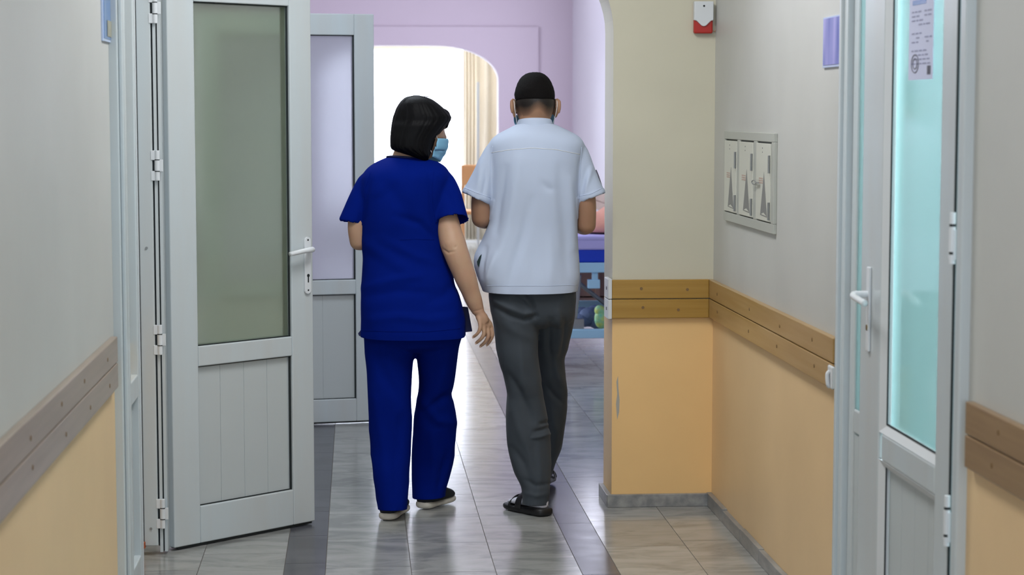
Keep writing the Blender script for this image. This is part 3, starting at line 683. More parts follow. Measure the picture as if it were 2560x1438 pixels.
d = MB(); d.box(Xn - .0006, Xn, ya + W_ * .08, ya + W_ * .22, z0 + .012, z0 + .034); d.build('stamp_mark', M['ink'], t)

# ------------------------------------------------------------------ the hall: bed, board, curtains, chair
bx0, bx1, by0, by1 = 1.17, 2.06, 12.25, 14.2
t = empty('hospital_bed', ((bx0 + bx1) / 2, by0, 0), label='pale blue steel hospital bed with blue mattress, end towards the arch, by the right wall', cat='bed')
zz = lambda py: PY(1490, py, by0).z
fr_ = MB(); fr_.box(bx0, bx1, by0, by0 + .05, zz(682), zz(657)); fr_.box(bx0, bx0 + .04, by0, by1, zz(682), zz(657)); fr_.box(bx1 - .04, bx1, by0, by1, zz(682), zz(657)); fr_.box(bx0, bx1, by1 - .05, by1, zz(682), zz(657))
fr_.build('bed_frame', M['bedpaint'], t, bevel=.006)
lo = MB(); lo.box(bx0, bx1, by0, by0 + .05, zz(846), zz(824)); lo.box(bx0, bx1, by1 - .05, by1, zz(846), zz(824)); lo.box(bx0 + .04, bx0 + .08, by0, by1, zz(846), zz(828)); lo.box(bx1 - .08, bx1 - .04, by0, by1, zz(846), zz(828)); lo.build('lower_frame', M['bedpaint'], t, bevel=.004)
for x in (1.47, 1.96):
    lg = MB(); lg.box(x - .018, x + .018, by0 + .02, by0 + .06, zz(720), zz(680)); lg.box(x - .045, x + .03, by0 + .01, by0 + .06, zz(722), zz(700)); lg.build('lift_bracket', M['bedpaint'], t, bevel=.004)
gx = PY(1450, 760, by0).x
lg = MB(); lg.tube([(gx, by0 + .08, zz(690)), (gx - .01, by0 + .08, zz(740)), (gx - .035, by0 + .08, zz(825))], .018, 10); lg.box(gx - .05, gx + .03, by0 + .04, by0 + .1, zz(825), zz(800)); lg.tube([(gx - .03, by0 + .1, zz(700)), (1.75, by0 + .5, zz(830))], .014, 8, res=1)
lg.build('lift_column', M['steel'], t)
for x in (bx0 + .08, 1.555, bx1 - .08):
    for y in ((by0 - .02, by1 - .1) if x != 1.555 else (by0 - .02,)):
        zc = .075; wv = MB(); wv.tube([(x - .016, y, zc), (x + .016, y, zc)], .075, 24, res=1); wo = wv.build('caster', M['black'], t, bevel=.004)
        MB().box(x - .024, x + .024, y - .02, y + .04, zc, zz(844)).build('caster_fork', M['steel'], wo)
MB().box(bx0 + .01, bx1 - .01, by0 + .01, by1 - .01, zz(657), zz(624)).build('mattress', M['matt_blue'], t, bevel=.012)
sh = MB(); sh.box(bx0 - .005, bx1 + .005, by0 + .0, by1 - .004, zz(625), zz(592)); sh.box(bx0 - .008, bx1 + .008, by0 - .004, by1, zz(603), zz(590)); sh.build('sheet', M['lilac'], t, bevel=.012)
MB().tube([(1.60, by0 - .02, zz(664)), (1.70, by0 - .03, zz(676)), (1.9, by0 - .03, zz(676))], .018, 12).build('push_handle', M['white'], t, smooth=True)
bl = MB(); R = []
for i in range(15):
    u = i / 14; s_ = math.sin(PI * min(max(u, .02), .98)) ** .35
    R.append([Vector((1.36 + .62 * u, by0 + .38 + .30 * s_ * math.cos(a), zz(590) + .012 + (.11 + .015 * math.sin(u * 19)) * s_ * max(0, .35 + math.sin(a)) + .008 * min(0, .35 + math.sin(a)) * (1 + .07 * math.sin(3 * a + u * 9)))) for a in [2 * PI * j / 24 for j in range(24)]])
bl.rings(R); tagp(bl.build('folded_blanket', M['salmon'], smooth=True), 'salmon pink bundled blanket lying on top of the hospital bed', 'blanket')
cl = MB(); c0 = PY(1508, 800, by0 + .03); mn = Vector((c0.x, by0 + .12, c0.z))
cl.ball(mn, .062, 14, squash=(.72, .6, 1.05)); cl.ball(mn + Vector((-.01, 0, .05)), .035, 10); o = tagp(cl.build('plastic_bag', M['lime'], smooth=True), 'crumpled lime green bag on the lower frame of the hospital bed', 'bag')
cl = MB(); c0 = PY(1480, 800, by0 + .1); 
for i in range(6): cl.ball((c0.x - .03 + .05 * (i % 3), by0 + .34 + .08 * (i // 3), .245 + .03 * (i % 2)), .075, 10, squash=(1, 1, .6 + .1 * (i % 3)))
tagp(cl.build('bundle_of_cloth', M['clutter'], smooth=True), 'dark grey-blue cloth bundle stowed under the hospital bed', 'cloth')
wb = MB(); wb.box(1.28, 2.03, by1 - .35, by1 - .31, .27, zz(690)); wb.box(1.28, 2.03, by1 - .35, by1 - .05, .25, .28)
for x in (1.48, 1.66, 1.84): wb.box(x, x + .03, by1 - .37, by1 - .35, .27, zz(690))
tagp(wb.build('wooden_crate', mat('crate_brown', (.42, .25, .18), .6)), 'brown slatted wooden crate under the far half of the hospital bed', 'crate')
MB_ = boards('wall_guard_rail', (HR, HB - .1, 0), (HR, 9.0, 0), .70, .86, .025, M['brown'], 'brown board along the hall side wall behind the hospital bed', 1, 9)
# curtains of the far window
def curtain(name, x0, x1, y, z0, z1, mt, amp, waves, label):
    R = []; n = int(waves * 10)
    for s in (0, 1):
        pass
    m = MB(); k = n + 1; v = []; f = []
    for j, z in enumerate(np.linspace(z0, z1, 8)):
        for i in range(k):
            u = i / n; v.append((x0 + (x1 - x0) * u, y + amp * math.sin(2 * PI * waves * u + .4 * math.sin(j)) * (1 - .03 * j), z))
    for j in range(7):
        for i in range(n): a = j * k + i; f.append((a, a + 1, a + 1 + k, a + k))
    m.add(v, f); o = m.build(name, mt, smooth=True); s = o.modifiers.new('s', 'SOLIDIFY'); s.thickness = .002
    return tagp(o, label, 'curtain')
curtain('sheer_curtain', -.9, 1.62, 24.0, .05, 2.8, M['sheer'], .035, 16, 'sheer white curtain across the bright far window')
curtain('drape', 1.42, 2.25, 23.6, .05, 2.8, M['drape'], .05, 6, 'heavier beige drape at the right side of the far window')
curtain('side_curtain', 1.26, 1.46, 23.7, .05, 2.8, mat('thin_cream_curtain', (.88, .82, .70), .8), .03, 5, 'narrow cream curtain panel just left of the beige drape')
cs = MB(); xq = PY(1192, 300, 23.3).x; cs.box(xq, xq + .03, 23.3, 23.33, PY(1192, 620, 23.3).z, PY(1192, 205, 23.3).z); cs.build('trim_3', mat('casement_grey', (.42, .46, .50), .4), kind='structure')
vb = MB(); vb.box(-.9, 2.2, 23.85, 23.95, 2.30, 2.42); vb.build('trim_4', mat('pelmet_cream', (.85, .80, .68), .6), kind='structure')
ca_ = PY(1152, 412, 22.3); cb2 = PY(1176, 600, 22.3)
t = empty('wooden_chair', (ca_.x + .05, 22.3, 0), label='orange-brown wooden chair beyond the arch under the far window', cat='chair')
MB().box(ca_.x, ca_.x + .44, 22.25, 22.28, .75, ca_.z).build('backrest', M['orange'], t, bevel=.01)
MB().box(ca_.x, ca_.x + .44, 22.28, 22.7, .42, .46).build('seat', M['orange'], t, bevel=.01)
for xx in (ca_.x, ca_.x + .40):
    MB().box(xx, xx + .04, 22.25, 22.29, 0, .42).build('leg', M['orange'], t); MB().box(xx, xx + .04, 22.66, 22.70, 0, .42).build('leg', M['orange'], t)
    MB().box(xx, xx + .04, 22.25, 22.28, .46, .75).build('backrest_post', M['orange'], t)

# ================================================================== PEOPLE
def head_mesh(mb, C, az, pitch, sc=1.0, ear=1.0):
    """head with brow, sockets, nose, lips, chin and ears; face looks to local +y"""
    mx = Matrix.Translation(C) @ Matrix.Rotation(-az, 4, 'Z') @ Matrix.Rotation(-pitch, 4, 'X') @ Matrix.Scale(sc, 4)
    R = []; K = 34
    for i in range(1, K):
        a = PI * i / K; ring = []
        for j in range(64):
            b = 2 * PI * j / 64; x, y, z = math.sin(a) * math.cos(b), math.sin(a) * math.sin(b), -math.cos(a)
            X, Y, Z = x * .076, y * (.096 if y > 0 else .100), z * .118
            if z < 0: q = (-z) ** 1.5; X *= 1 - .34 * q; Y = Y * (1 - .12 * q) + .012 * q if y > 0 else Y * (1 - .38 * q)
            g = lambda cx, cz, sx, sz: math.exp(-((X - cx) / sx) ** 2 - ((Z - cz) / sz) ** 2) if y > .2 else 0
            Y += .020 * g(0, -.022, .012, .016) + .012 * g(0, -.002, .009, .022) - .010 * (g(.031, .006, .016, .011) + g(-.031, .006, .016, .011))
            Y += .006 * (g(.028, .026, .024, .008) + g(-.028, .026, .024, .008)) + .006 * g(0, -.052, .022, .005) + .005 * g(0, -.064, .020, .005) + .010 * g(0, -.092, .020, .016) - .004 * g(0, -.074, .02, .006)
            Y += .004 * (g(.045, -.02, .02, .02) + g(-.045, -.02, .02, .02))
            ring.append(mx @ Vector((X, Y, Z)))
        R.append(ring)
    mb.rings(R)
    for s in (1, -1):
        e = Matrix.Translation((s * (.081 + .003 * (ear > 1)), -.006, -.012 - .004 * (ear > 1))) @ Matrix.Rotation(s * .5, 4, 'Z') @ Matrix.Rotation(.12, 4, 'X') @ Matrix.Scale(ear, 4)
        for off, rad, sq in (((0, 0, .008), .030, (.24, .62, .95)), ((0, .002, -.016), .018, (.28, .6, 1.0)), ((s * .003, -.012, .006), .022, (.25, .35, 1.2))):
            m2 = mx @ e
            R = []
            for i in range(1, 12):
                a = PI * i / 12; R.append([m2 @ (Vector(off) + Vector((math.sin(a) * math.cos(b) * sq[0], math.sin(a) * math.sin(b) * sq[1], -math.cos(a) * sq[2])) * rad) for b in [2 * PI * j / 18 for j in range(18)]])
            mb.rings(R)
    return mx
def eyes(mx, parent):
    for s in (1, -1):
        c = mx @ Vector((s * .031, .070, .006)); o = MB().ball(c, .0115, 12).build('eye', mat('eye_white', (.7, .68, .65), .2), parent, smooth=True)
        f = (mx.to_3x3() @ Vector((0, 1, 0))).normalized()
        MB().tube([c + f * .0098, c + f * .0120], [.0058, .004], 12, res=1).build('iris', mat('iris', (.03, .015, .01), .2), o)
def face_mask(mx, parent, loops=True, w=.078):
    v = []; f = []; nu, nv = 26, 14
    for j in range(nv + 1):
        q = j / nv; z = -.020 - .090 * q
        for i in range(nu + 1):
            u = (i / nu * 2 - 1); a = u * 1.28; bul = .012 * math.cos(u * 1.4) * math.sin(PI * min(1, q * .9 + .15))
            k = 1 - .20 * max(0, q - .3) / .7 - .0; rx = (w + .003) * k + .001; ry = .104 * (1 - .10 * q * q) + bul + (.010 * math.exp(-(u / .16) ** 2) if q < .35 else .004 * math.exp(-(u / .3) ** 2))
            v.append(mx @ Vector((rx * math.sin(a), ry * math.cos(a) + .002 + .0012 * math.sin(q * 22), z + .010 * u * u * (1 if q > .5 else -1))))
    for j in range(nv):
        for i in range(nu): p = j * (nu + 1) + i; f.append((p, p + 1, p + nu + 2, p + nu + 1))
    mb = MB(); mb.add(v, f); o = mb.build('face_mask', M['mask'], parent, smooth=True); s = o.modifiers.new('s', 'SOLIDIFY'); s.thickness = .0018; s.offset = 1
    for s in (1, -1):
        pts = [mx @ Vector((s * .074, .034, -.030)), mx @ Vector((s * .084, .010, .004)), mx @ Vector((s * .0845, -.018, .012)), mx @ Vector((s * .0835, -.026, -.012)), mx @ Vector((s * .079, -.016, -.040)), mx @ Vector((s * .068, .022, -.085))]
        MB().tube(pts, .0013, 6).build('ear_loop', M['elastic'], o)
    return o
def hand(mb, wrist, w_r, knuck, fingers, thumb, palm_r=.017):
    """palm plus five separate fingers given as joint chains"""
    for k in knuck: mb.tube([wrist, wrist.lerp(k, .5), k], [w_r * .8, palm_r * .82, .0095], 12, res=5)
    for a, b in zip(knuck[:-1], knuck[1:]): mb.tube([a, b], [.0098, .0098], 10, res=1); mb.tube([wrist.lerp(a, .55), wrist.lerp(b, .55)], [palm_r * .8, palm_r * .8], 10, res=1)
    for ch, r in fingers:
        n = len(ch); mb.tube(ch, [r * (1.06 if i in (1,) else 1) * (1 - .22 * i / (n - 1)) for i in range(n)], 12, res=6)
        mb.ball(ch[-1], r * .78, 8)
    mb.tube(thumb[0], thumb[1], 12, res=6); mb.ball(thumb[0][-1], thumb[1][-1], 8)
def foot(mb, heel, toe, h=.06, lift=0):
    """bare foot volume from the ankle forward"""
    heel = Vector(heel); toe = Vector(toe); d = (toe - heel); L = d.length; u = d.normalized(); s = u.cross(Vector((0, 0, 1))).normalized(); R = []
    for t, w_, hh, zb in ((.0, .018, .03, .012), (.06, .028, .05, .006), (.2, .031, .070, .004), (.4, .034, .062, .006), (.62, .041, .046, .005), (.8, .043, .034, .005), (.93, .034, .026, .006), (1, .018, .014, .008)):
        c = heel + u * (L * (.04 + t * .78)) + Vector((0, 0, zb + hh * .32)); R.append([c + s * (w_ * .62 * math.cos(a)) + Vector((0, 0, hh * .30 * math.sin(a))) for a in [2 * PI * j / 20 for j in range(20)]])
    mb.rings(R)
def foot_rings(heel, toe, prof, k=28):
    heel = Vector(heel); toe = Vector(toe); d = toe - heel; L = d.length; u = d.normalized(); s = u.cross(Vector((0, 0, 1))).normalized(); up = s.cross(u).normalized(); R = []
    for t, w_, z0, z1, n in prof:
        c = heel + u * (L * t) + up * ((z0 + z1) / 2); hh = (z1 - z0) / 2
        R.append([c + s * (w_ * math.copysign(abs(math.cos(a)) ** (2 / n), math.cos(a))) + up * (hh * math.copysign(abs(math.sin(a)) ** (2 / n), math.sin(a))) for a in [2 * PI * j / k for j in range(k)]])
    return R

# ------------------------------------------------------------------ the woman
YW = 7.70
Wm = empty('woman', (PY(1030, 1290, YW).x, YW, 0), label='woman in blue scrubs and black bob, head turned right, walking away', cat='person')
w_torso = [(388, 985, 1050, 7.74, .05), (396, 962, 1072, 7.73, .075), (406, 940, 1098, 7.72, .095), (420, 918, 1118, 7.71, .112), (440, 905, 1126, 7.70, .122), (480, 898, 1120, 7.70, .130), (530, 899, 1108, 7.70, .130), (580, 904, 1103, 7.70, .125), (640, 907, 1116, 7.70, .125), (700, 904, 1136, 7.69, .135), (760, 902, 1156, 7.68, .145), (800, 902, 1165, 7.68, .148), (842, 902, 1166, 7.68, .146), (856, 902, 1166, 7.68, .146)]
w_lleg = [(800, 908, 1044, 7.70, .115), (845, 909, 1042, 7.70, .115), (875, 911, 1037, 7.70, .105), (930, 915, 1031, 7.69, .095), (990, 918, 1029, 7.68, .085), (1060, 922, 1030, 7.68, .078), (1130, 927, 1028, 7.67, .076), (1200, 934, 1023, 7.65, .078), (1240, 940, 1021, 7.645, .082), (1272, 945, 1019, 7.64, .086), (1284, 946, 1018, 7.64, .086)]
w_rleg = [(800, 1030, 1158, 7.71, .115), (845, 1034, 1154, 7.72, .115), (862, 1036, 1148, 7.72, .11), (900, 1041, 1144, 7.73, .10), (955, 1046, 1137, 7.75, .09), (984, 1044, 1132, 7.76, .085), (1040, 1036, 1140, 7.79, .080), (1100, 1031, 1140, 7.82, .078), (1160, 1030, 1134, 7.85, .076), (1200, 1030, 1123, 7.865, .082), (1225, 1031, 1114, 7.865, .088), (1241, 1031, 1112, 7.865, .09), (1253, 1032, 1111, 7.865, .09)]
def P3(l): return [PY(x, y, d) for x, y, d in l]
w_rarm = P3([(1095, 445, 7.70), (1108, 500, 7.68), (1122, 572, 7.65), (1133, 611, 7.63), (1143, 640, 7.62), (1161, 687, 7.62), (1181, 742, 7.63), (1196, 780, 7.635)])
w_larm = P3([(925, 445, 7.71), (905, 500, 7.70), (893, 560, 7.69), (897, 603, 7.70)])
w_lfore = P3([(897, 603, 7.70), (905, 602, 7.76), (922, 594, 7.86), (948, 580, 7.93)])
body = MB()
shr = lambda rows, g: pxrows(rows, -g)
body.rings(shr([r for r in w_torso if r[0] >= 396 and r[0] < 850], .022))
for rows in (w_lleg, w_rleg):
    A = [list(r) for r in rows]
    for r_ in A:
        if r_[0] > 900: c = (r_[1] + r_[2]) / 2; hw_ = (r_[2] - r_[1]) / 2 * max(.52, .86 - (r_[0] - 900) / 380 * .34); r_[1], r_[2] = c - hw_, c + hw_; r_[4] = min(r_[4] * .78, hw_ * .0016)
    body.rings(shr(A, .012))
body.tube(w_rarm, [.032, .036, .047, .050, .0475, .043, .034, .0245], 22)
body.ball(w_larm[-1], .036, 12); body.tube(w_larm, [.030, .032, .037, .036], 20); body.tube(w_lfore, [.036, .036, .030, .023], 18)
# right hand (fingers curl inward, palm turned back)
wr = w_rarm[-1]
KN = P3([(1199, 804, 7.615), (1208, 812, 7.625), (1218, 815, 7.64), (1227, 812, 7.655)])
F = [(P3([(1199, 804, 7.615), (1200, 822, 7.61), (1193, 835, 7.615), (1184, 842, 7.63)]), .0079),
     (P3([(1208, 812, 7.625), (1210, 834, 7.62), (1202, 848, 7.625), (1191, 857, 7.64)]), .0084),
     (P3([(1218, 815, 7.64), (1221, 839, 7.635), (1213, 855, 7.64), (1202, 865, 7.655)]), .0086),
     (P3([(1227, 812, 7.655), (1231, 836, 7.65), (1226, 851, 7.655), (1218, 862, 7.665)]), .0082)]
TH = (P3([(1204, 788, 7.655), (1216, 803, 7.68), (1218, 822, 7.70), (1212, 838, 7.71)]), [.012, .0105, .009, .0078])
hand(body, wr, .024, KN, F, TH)
body.tube([wr, PY(1207, 795, 7.637), PY(1212, 808, 7.636)], [.024, .0245, .019], 18, flat=.85)
# left hand held in front
lw = w_lfore[-1]; fw = Vector((.55, .75, .05)).normalized(); sd = Vector((0, 0, 1)); KN2 = [lw + fw * .085 + sd * q for q in (-.03, -.01, .01, .03)]
F2 = [([k, k + fw * .035, k + fw * .055 + Vector((.02, -.006, -.004)), k + fw * .06 + Vector((.04, -.02, -.004))], .0082) for k in KN2]
hand(body, lw, .023, KN2, F2, ([lw + fw * .03 + sd * .02, lw + fw * .06 + sd * .045 + Vector((.02, 0, 0)), lw + fw * .09 + sd * .05 + Vector((.035, 0, 0))], [.012, .0105, .009]))
HC = PY(1052, 322, 7.73)
body.tube([PY(1008, 420, 7.74), PY(1018, 385, 7.735), PY(1030, 345, 7.73)], [.060, .052, .052], 22)
hmx = head_mesh(body, HC, math.radians(62), math.radians(10), 1.02)
wf_h, wf_t = PZ(966, 1300, .0), PZ(1003, 1277, .0)
wf_h = Vector((PY(969, 1300, 7.60).x, 7.60, 0)); wf_t = Vector((PY(1002, 1280, 7.80).x, 7.80, 0))
wg_h = Vector((PY(1060, 1270, 7.81).x, 7.81, 0)); wg_t = Vector((PY(1122, 1262, 7.95).x, 7.95, 0.004))
for h_, t_ in ((wf_h, wf_t), (wg_h, wg_t)):
    foot(body, h_ + Vector((0, 0, .024)), t_ + Vector((0, 0, .02)), 0)
    a0 = h_ + (t_ - h_) * .28 + Vector((0, 0, .06)); body.tube([a0, a0 + Vector((0, .005, .06)), a0 + Vector((0, .01, .14))], [.026, .028, .034], 16)
me = fuse(body, .0036); v = get_v(me); px, py = projn(v)
hm = ((px > 1170) & (py > 785) & (py < 880)); fm = (np.linalg.norm(v - np.array(HC), axis=1) < .14)
smooth(me, 8, np.where(hm, .18, np.where(fm, .25, 1.0)))
cloth(me, 0, (1, 1, 1), 1, [([(1106, 622), (1120, 632), (1136, 629)], 2.6, -.0022), ([(1136, 620), (1141, 615)], 3, -.0015), ([(1178, 779), (1195, 777), (1206, 773)], 1.8, -.0010), ([(1112, 612), (1124, 606)], 8, .0015)])
finish(me, 'body', M['skin_w'], Wm, label='tanned bare skin of arms, neck and face')
# elbow dimple
eyes(hmx, Wm); face_mask(hmx, Wm)
for ch, r in F:   # finger nails
    a, b = ch[-2], ch[-1]; d = (b - a).normalized(); side = Vector((0, -1, 0)); side = (side - d * side.dot(d)).normalized()
    MB().ball(b + side * r * .62 + d * .001, 1, 8, squash=(.0035, .0025, .0045)).build('fingernail', mat('nail', (.62, .42, .34), .25), Wm, smooth=True)
# scrub top
top_ = MB(); top_.rings(pxrows(w_torso, 0, 6))
cL = PY(877, 559, 7.69); cR = PY(1130, 556, 7.645)
dL = (cL - PY(918, 440, 7.71)).normalized(); dR = (cR - PY(1102, 450, 7.70)).normalized()
top_.sleeve([PY(938, 450, 7.71), PY(921, 463, 7.71), PY(901, 505, 7.70), cL], [.034, .046, .050, .046], tilt=(-.12, 0, .3))
top_.sleeve([PY(1085, 448, 7.70), PY(1104, 460, 7.695), PY(1117, 500, 7.675), cR], [.040, .053, .060, .066], tilt=(.05, .15, .1))
me = fuse(top_, .0045); smooth(me, 12)
FW = [([(905, 560), (940, 500), (985, 470)], 14, -.004), ([(905, 600), (960, 640), (1040, 690)], 16, .004), ([(1090, 600), (1050, 560), (990, 540)], 10, -.004), ([(1100, 660), (1040, 640), (960, 600)], 12, .0035),
      ([(910, 720), (980, 700), (1060, 690)], 11, .004), ([(925, 742), (1000, 728), (1090, 735)], 12, -.004), ([(1150, 700), (1110, 740), (1060, 760)], 14, -.004), ([(1075, 440), (1078, 500), (1085, 560)], 8, -.003), ([(925, 440), (912, 500), (905, 556)], 8, -.003),
      ([(960, 450), (1010, 520), (1050, 600)], 18, -.004), ([(1040, 430), (1020, 500), (960, 600)], 20, .003), ([(930, 800), (1000, 790), (1080, 800), (1140, 790)], 12, .004), ([(1110, 470), (1125, 500), (1140, 540)], 9, -.003), ([(1130, 450), (1145, 490), (1158, 530)], 7, .002)]
cloth(me, .0040, (3.5, 3.5, 5), 1, FW)
# ripple of the hem
v = get_v(me); px, py = projn(v); m_ = py > 800
v[m_, 0] += (.004 * np.sin(v[m_, 1] * 40) * ((py[m_] - 800) / 40)); v[:, 1] -= np.where(py > 780, .010 * ((py - 780) / 60).clip(0, 1), 0); set_v(me, v)
cut(me, [(PY(1030, 838, 7.68), (0.0, .04, -1), .34), (PY(1016, 397, 7.735), (.10, .12, 1), .12)])
top_o = finish(me, 'scrub_top', M['scrub'], Wm, .003)
smx = me
seam(me, [(905, 826), (980, 829), (1060, 830), (1150, 822)], .0011, 'hem_stitch', M['scrub'], top_o)
seam(me, [(1088, 555), (1110, 549), (1140, 541), (1160, 538)], .0010, 'sleeve_stitch', M['scrub'], top_o)
seam(me, [(1085, 430), (1080, 470), (1083, 520), (1090, 560)], .0012, 'armhole_seam', M['scrub'], top_o)
seam(me, [(926, 430), (914, 470), (908, 520), (905, 565)], .0012, 'armhole_seam', M['scrub'], top_o)
seam(me, [(1000, 600), (1040, 598), (1085, 600)], .0008, 'back_stitch', M['scrub'], top_o)
# neck trim ring
tr = []; cN = PY(1016, 396, 7.735)
for i in range(41):
    a = 2 * PI * i / 40; x = .0745 * math.cos(a); y = .066 * math.sin(a); tr.append(cN + Vector((x, y, -.10 * x - .12 * y + .0015 - .004)))
MB().tube(tr, .0042, 8, res=1).build('neck_trim', M['scrub_d'], top_o, smooth=True)
# side vents: small flaps at the hem
for pts in ([(1150, 766), (1170, 768), (1181, 829), (1164, 831), (1150, 826)], [(905, 822), (908, 838), (898, 841), (895, 834)]):
    q = [PY(x, y, 7.70 if x > 1000 else 7.66) for x, y in pts]; MB().prism(q, (0, .006, 0)).build('side_vent_flap', M['scrub_d'], top_o, bevel=.002)
# scrub trousers
tro = MB(); tro.rings(pxrows([(770, 912, 1156, 7.69, .128), (845, 908, 1154, 7.70, .128), (866, 916, 1148, 7.70, .115), (880, 950, 1120, 7.70, .06)], 0, 6)); tro.rings(pxrows(w_lleg, 0, 6)); tro.rings(pxrows(w_rleg, 0, 6))
me = fuse(tro, .0055); smooth(me, 8)
cloth(me, .0045, (6, 6, 4.5), 3, [([(930, 860), (960, 940), (1000, 1000)], 14, -.004), ([(1120, 880), (1105, 950), (1085, 1010)], 12, .004), ([(1135, 985), (1100, 1000), (1060, 1030)], 10, -.006), ([(1140, 1060), (1095, 1050), (1050, 1000)], 12, .005), ([(940, 1000), (955, 1100), (965, 1200)], 12, .004), ([(1000, 1050), (990, 1150), (985, 1240)], 12, -.004), ([(1080, 1080), (1085, 1150), (1080, 1220)], 12, .005), ([(1120, 1130), (1105, 1180), (1095, 1230)], 9, -.005), ([(1037, 845), (1000, 870), (960, 890)], 12, -.003)])
cut(me, [(PY(982, 1271, 7.66), (0.0, -.1, -1), .20), (PY(1071, 1240, 7.88), (0.05, -.05, -1), .18)])
finish(me, 'scrub_trousers', M['scrub'], Wm, .003)
# sneakers
def sneaker(h_, t_, parent):
    u = (t_ - h_).normalized(); t = MB(); h2 = h_ - u * .022; t2 = t_ + u * .014
    t.rings(foot_rings(h2, t2, [(0, .012, .010, .030, 2.2), (.03, .030, .004, .035, 2.6), (.10, .038, .001, .034, 3), (.25, .038, .001, .028, 3), (.42, .036, .003, .022, 3), (.55, .040, .001, .026, 3), (.75, .048, .0, .026, 3), (.90, .043, .003, .027, 3), (.97, .030, .006, .028, 2.6), (1, .012, .012, .026, 2.2)]))
    so = t.build('sneaker_sole', M['sole'], parent, smooth=True, sub=1)
    k = MB(); k.rings(foot_rings(h2, t2, [(.01, .014, .026, .046, 2), (.04, .029, .020, .068, 2.3), (.12, .036, .018, .078, 2.4), (.28, .038, .018, .088, 2.4), (.42, .040, .018, .092, 2.3), (.6, .045, .018, .076, 2.3), (.8, .046, .018, .062, 2.3), (.93, .036, .018, .050, 2.2), (.985, .014, .022, .034, 2)]))
    k.build('sneaker_upper', M['knit'], parent, smooth=True, sub=1)
sneaker(wf_h, wf_t, Wm); sneaker(wg_h, wg_t, Wm)
# bob hair
hr = [(238, 1036, 1046, 7.73, .010), (241, 1020, 1060, 7.73, .045), (247, 1008, 1078, 7.73, .070), (258, 998, 1094, 7.73, .088), (272, 990, 1110, 7.73, .098), (284, 986, 1121, 7.73, .104), (292, 983, 1128, 7.73, .106), (302, 981, 1126, 7.73, .106), (313, 979, 1116, 7.72, .104), (330, 977, 1103, 7.715, .098), (345, 976, 1090, 7.705, .088), (360, 976, 1084, 7.70, .082), (368, 979, 1081, 7.70, .080), (376, 1000, 1078, 7.695, .07), (386, 1034, 1074, 7.69, .055), (394, 1052, 1071, 7.69, .035), (400, 1062, 1068, 7.69, .02)]
R = pxrows(hr, 0, 2.2, 2.1, 150); rnd = random.Random(8)
ripple = [rnd.uniform(-1, 1) for _ in range(150)]
for i, ring in enumerate(R):
    c = sum(ring, Vector()) / len(ring)
    for j, p in enumerate(ring):
        g = .012 * ripple[j] * min(1, i / 12) + .006 * math.sin(j * .9 + i * .03)
        q = (p - c); q.z = 0; ring[j] = c + q * (1 + g) + Vector((0, 0, (p.z - c.z) - (.010 * abs(ripple[(j * 7) % 150]) if i > len(R) - 20 else 0)))
hm_ = MB(); hm_.rings(R); hb = hm_.build('hair', M['hair'], Wm, smooth=True, label='glossy black bob')
def strand(pl, r, parent): MB().tube(P3(pl), r, 6, res=5).build('hair_strand', M['hair'], parent, smooth=True)
rnd = random.Random(2)
for i in range(26):      # loose tips along the lower edge
    x = 978 + rnd.random() * 92; yb_ = np.interp(x, [976, 985, 1000, 1022, 1045, 1070], [366, 372, 368, 372, 390, 402]) + rnd.uniform(-1, 3); d = 7.735 - .095 * math.sqrt(max(0.05, 1 - ((x - 1030) / 58) ** 2))
    strand([(x + rnd.uniform(-3, 3), yb_ - 40, d), (x, yb_ - 15, d + .004), (x + rnd.uniform(-1, 3), yb_, d + .010)], [.0030, .0032, .0006], hb)
for i in range(14):      # fringe over the brow
    y = 284 + i * 2.6; strand([(1095, y - 16, 7.74), (1114, y - 8, 7.74), (1127 - abs(i - 4) * 1.0, y, 7.745), (1122 - i * 1.6, y + 9, 7.75)], [.004, .004, .0025, .0006], hb)
for i in range(9): strand([(1000 + i * 8, 256 - i * 1.4, 7.68), (1012 + i * 8, 245 - i * .6, 7.69), (1028 + i * 8, 239 + i * .9, 7.70)], [.0009, .0009, .0004], hb)

# ------------------------------------------------------------------ the man
YM = 7.75
Mn = empty('man', (PY(1335, 1290, YM).x, YM, 0), label='man in white short-sleeved tunic and grey trousers, facing away, mid-stride', cat='person')
m_torso = [(306, 1296, 1378, 7.76, .052), (316, 1284, 1396, 7.76, .070), (328, 1256, 1424, 7.755, .090), (342, 1232, 1450, 7.75, .104), (360, 1220, 1462, 7.75, .114), (400, 1221, 1455, 7.75, .124), (450, 1225, 1451, 7.75, .128), (510, 1226, 1446, 7.75, .125), (560, 1222, 1442, 7.75, .122), (600, 1205, 1443, 7.75, .125), (640, 1184, 1447, 7.75, .135), (665, 1184, 1448, 7.745, .14), (695, 1193, 1449, 7.74, .145), (727, 1207, 1442, 7.74, .150), (742, 1209, 1441, 7.74, .150)]
m_lleg = [(740, 1222, 1345, 7.74, .11), (790, 1230, 1346, 7.73, .11), (812, 1234, 1346, 7.73, .105), (850, 1238, 1345, 7.73, .10), (887, 1243, 1345, 7.72, .096), (920, 1250, 1349, 7.72, .092), (956, 1262, 1355, 7.72, .088), (990, 1268, 1359, 7.73, .084), (1034, 1265, 1366, 7.73, .082), (1080, 1266, 1374, 7.72, .080), (1120, 1269, 1377, 7.72, .078), (1184, 1284, 1378, 7.70, .070), (1217, 1302, 1376, 7.69, .064), (1234, 1305, 1374, 7.685, .062), (1257, 1306, 1371, 7.68, .062), (1268, 1306, 1371, 7.68, .062)]
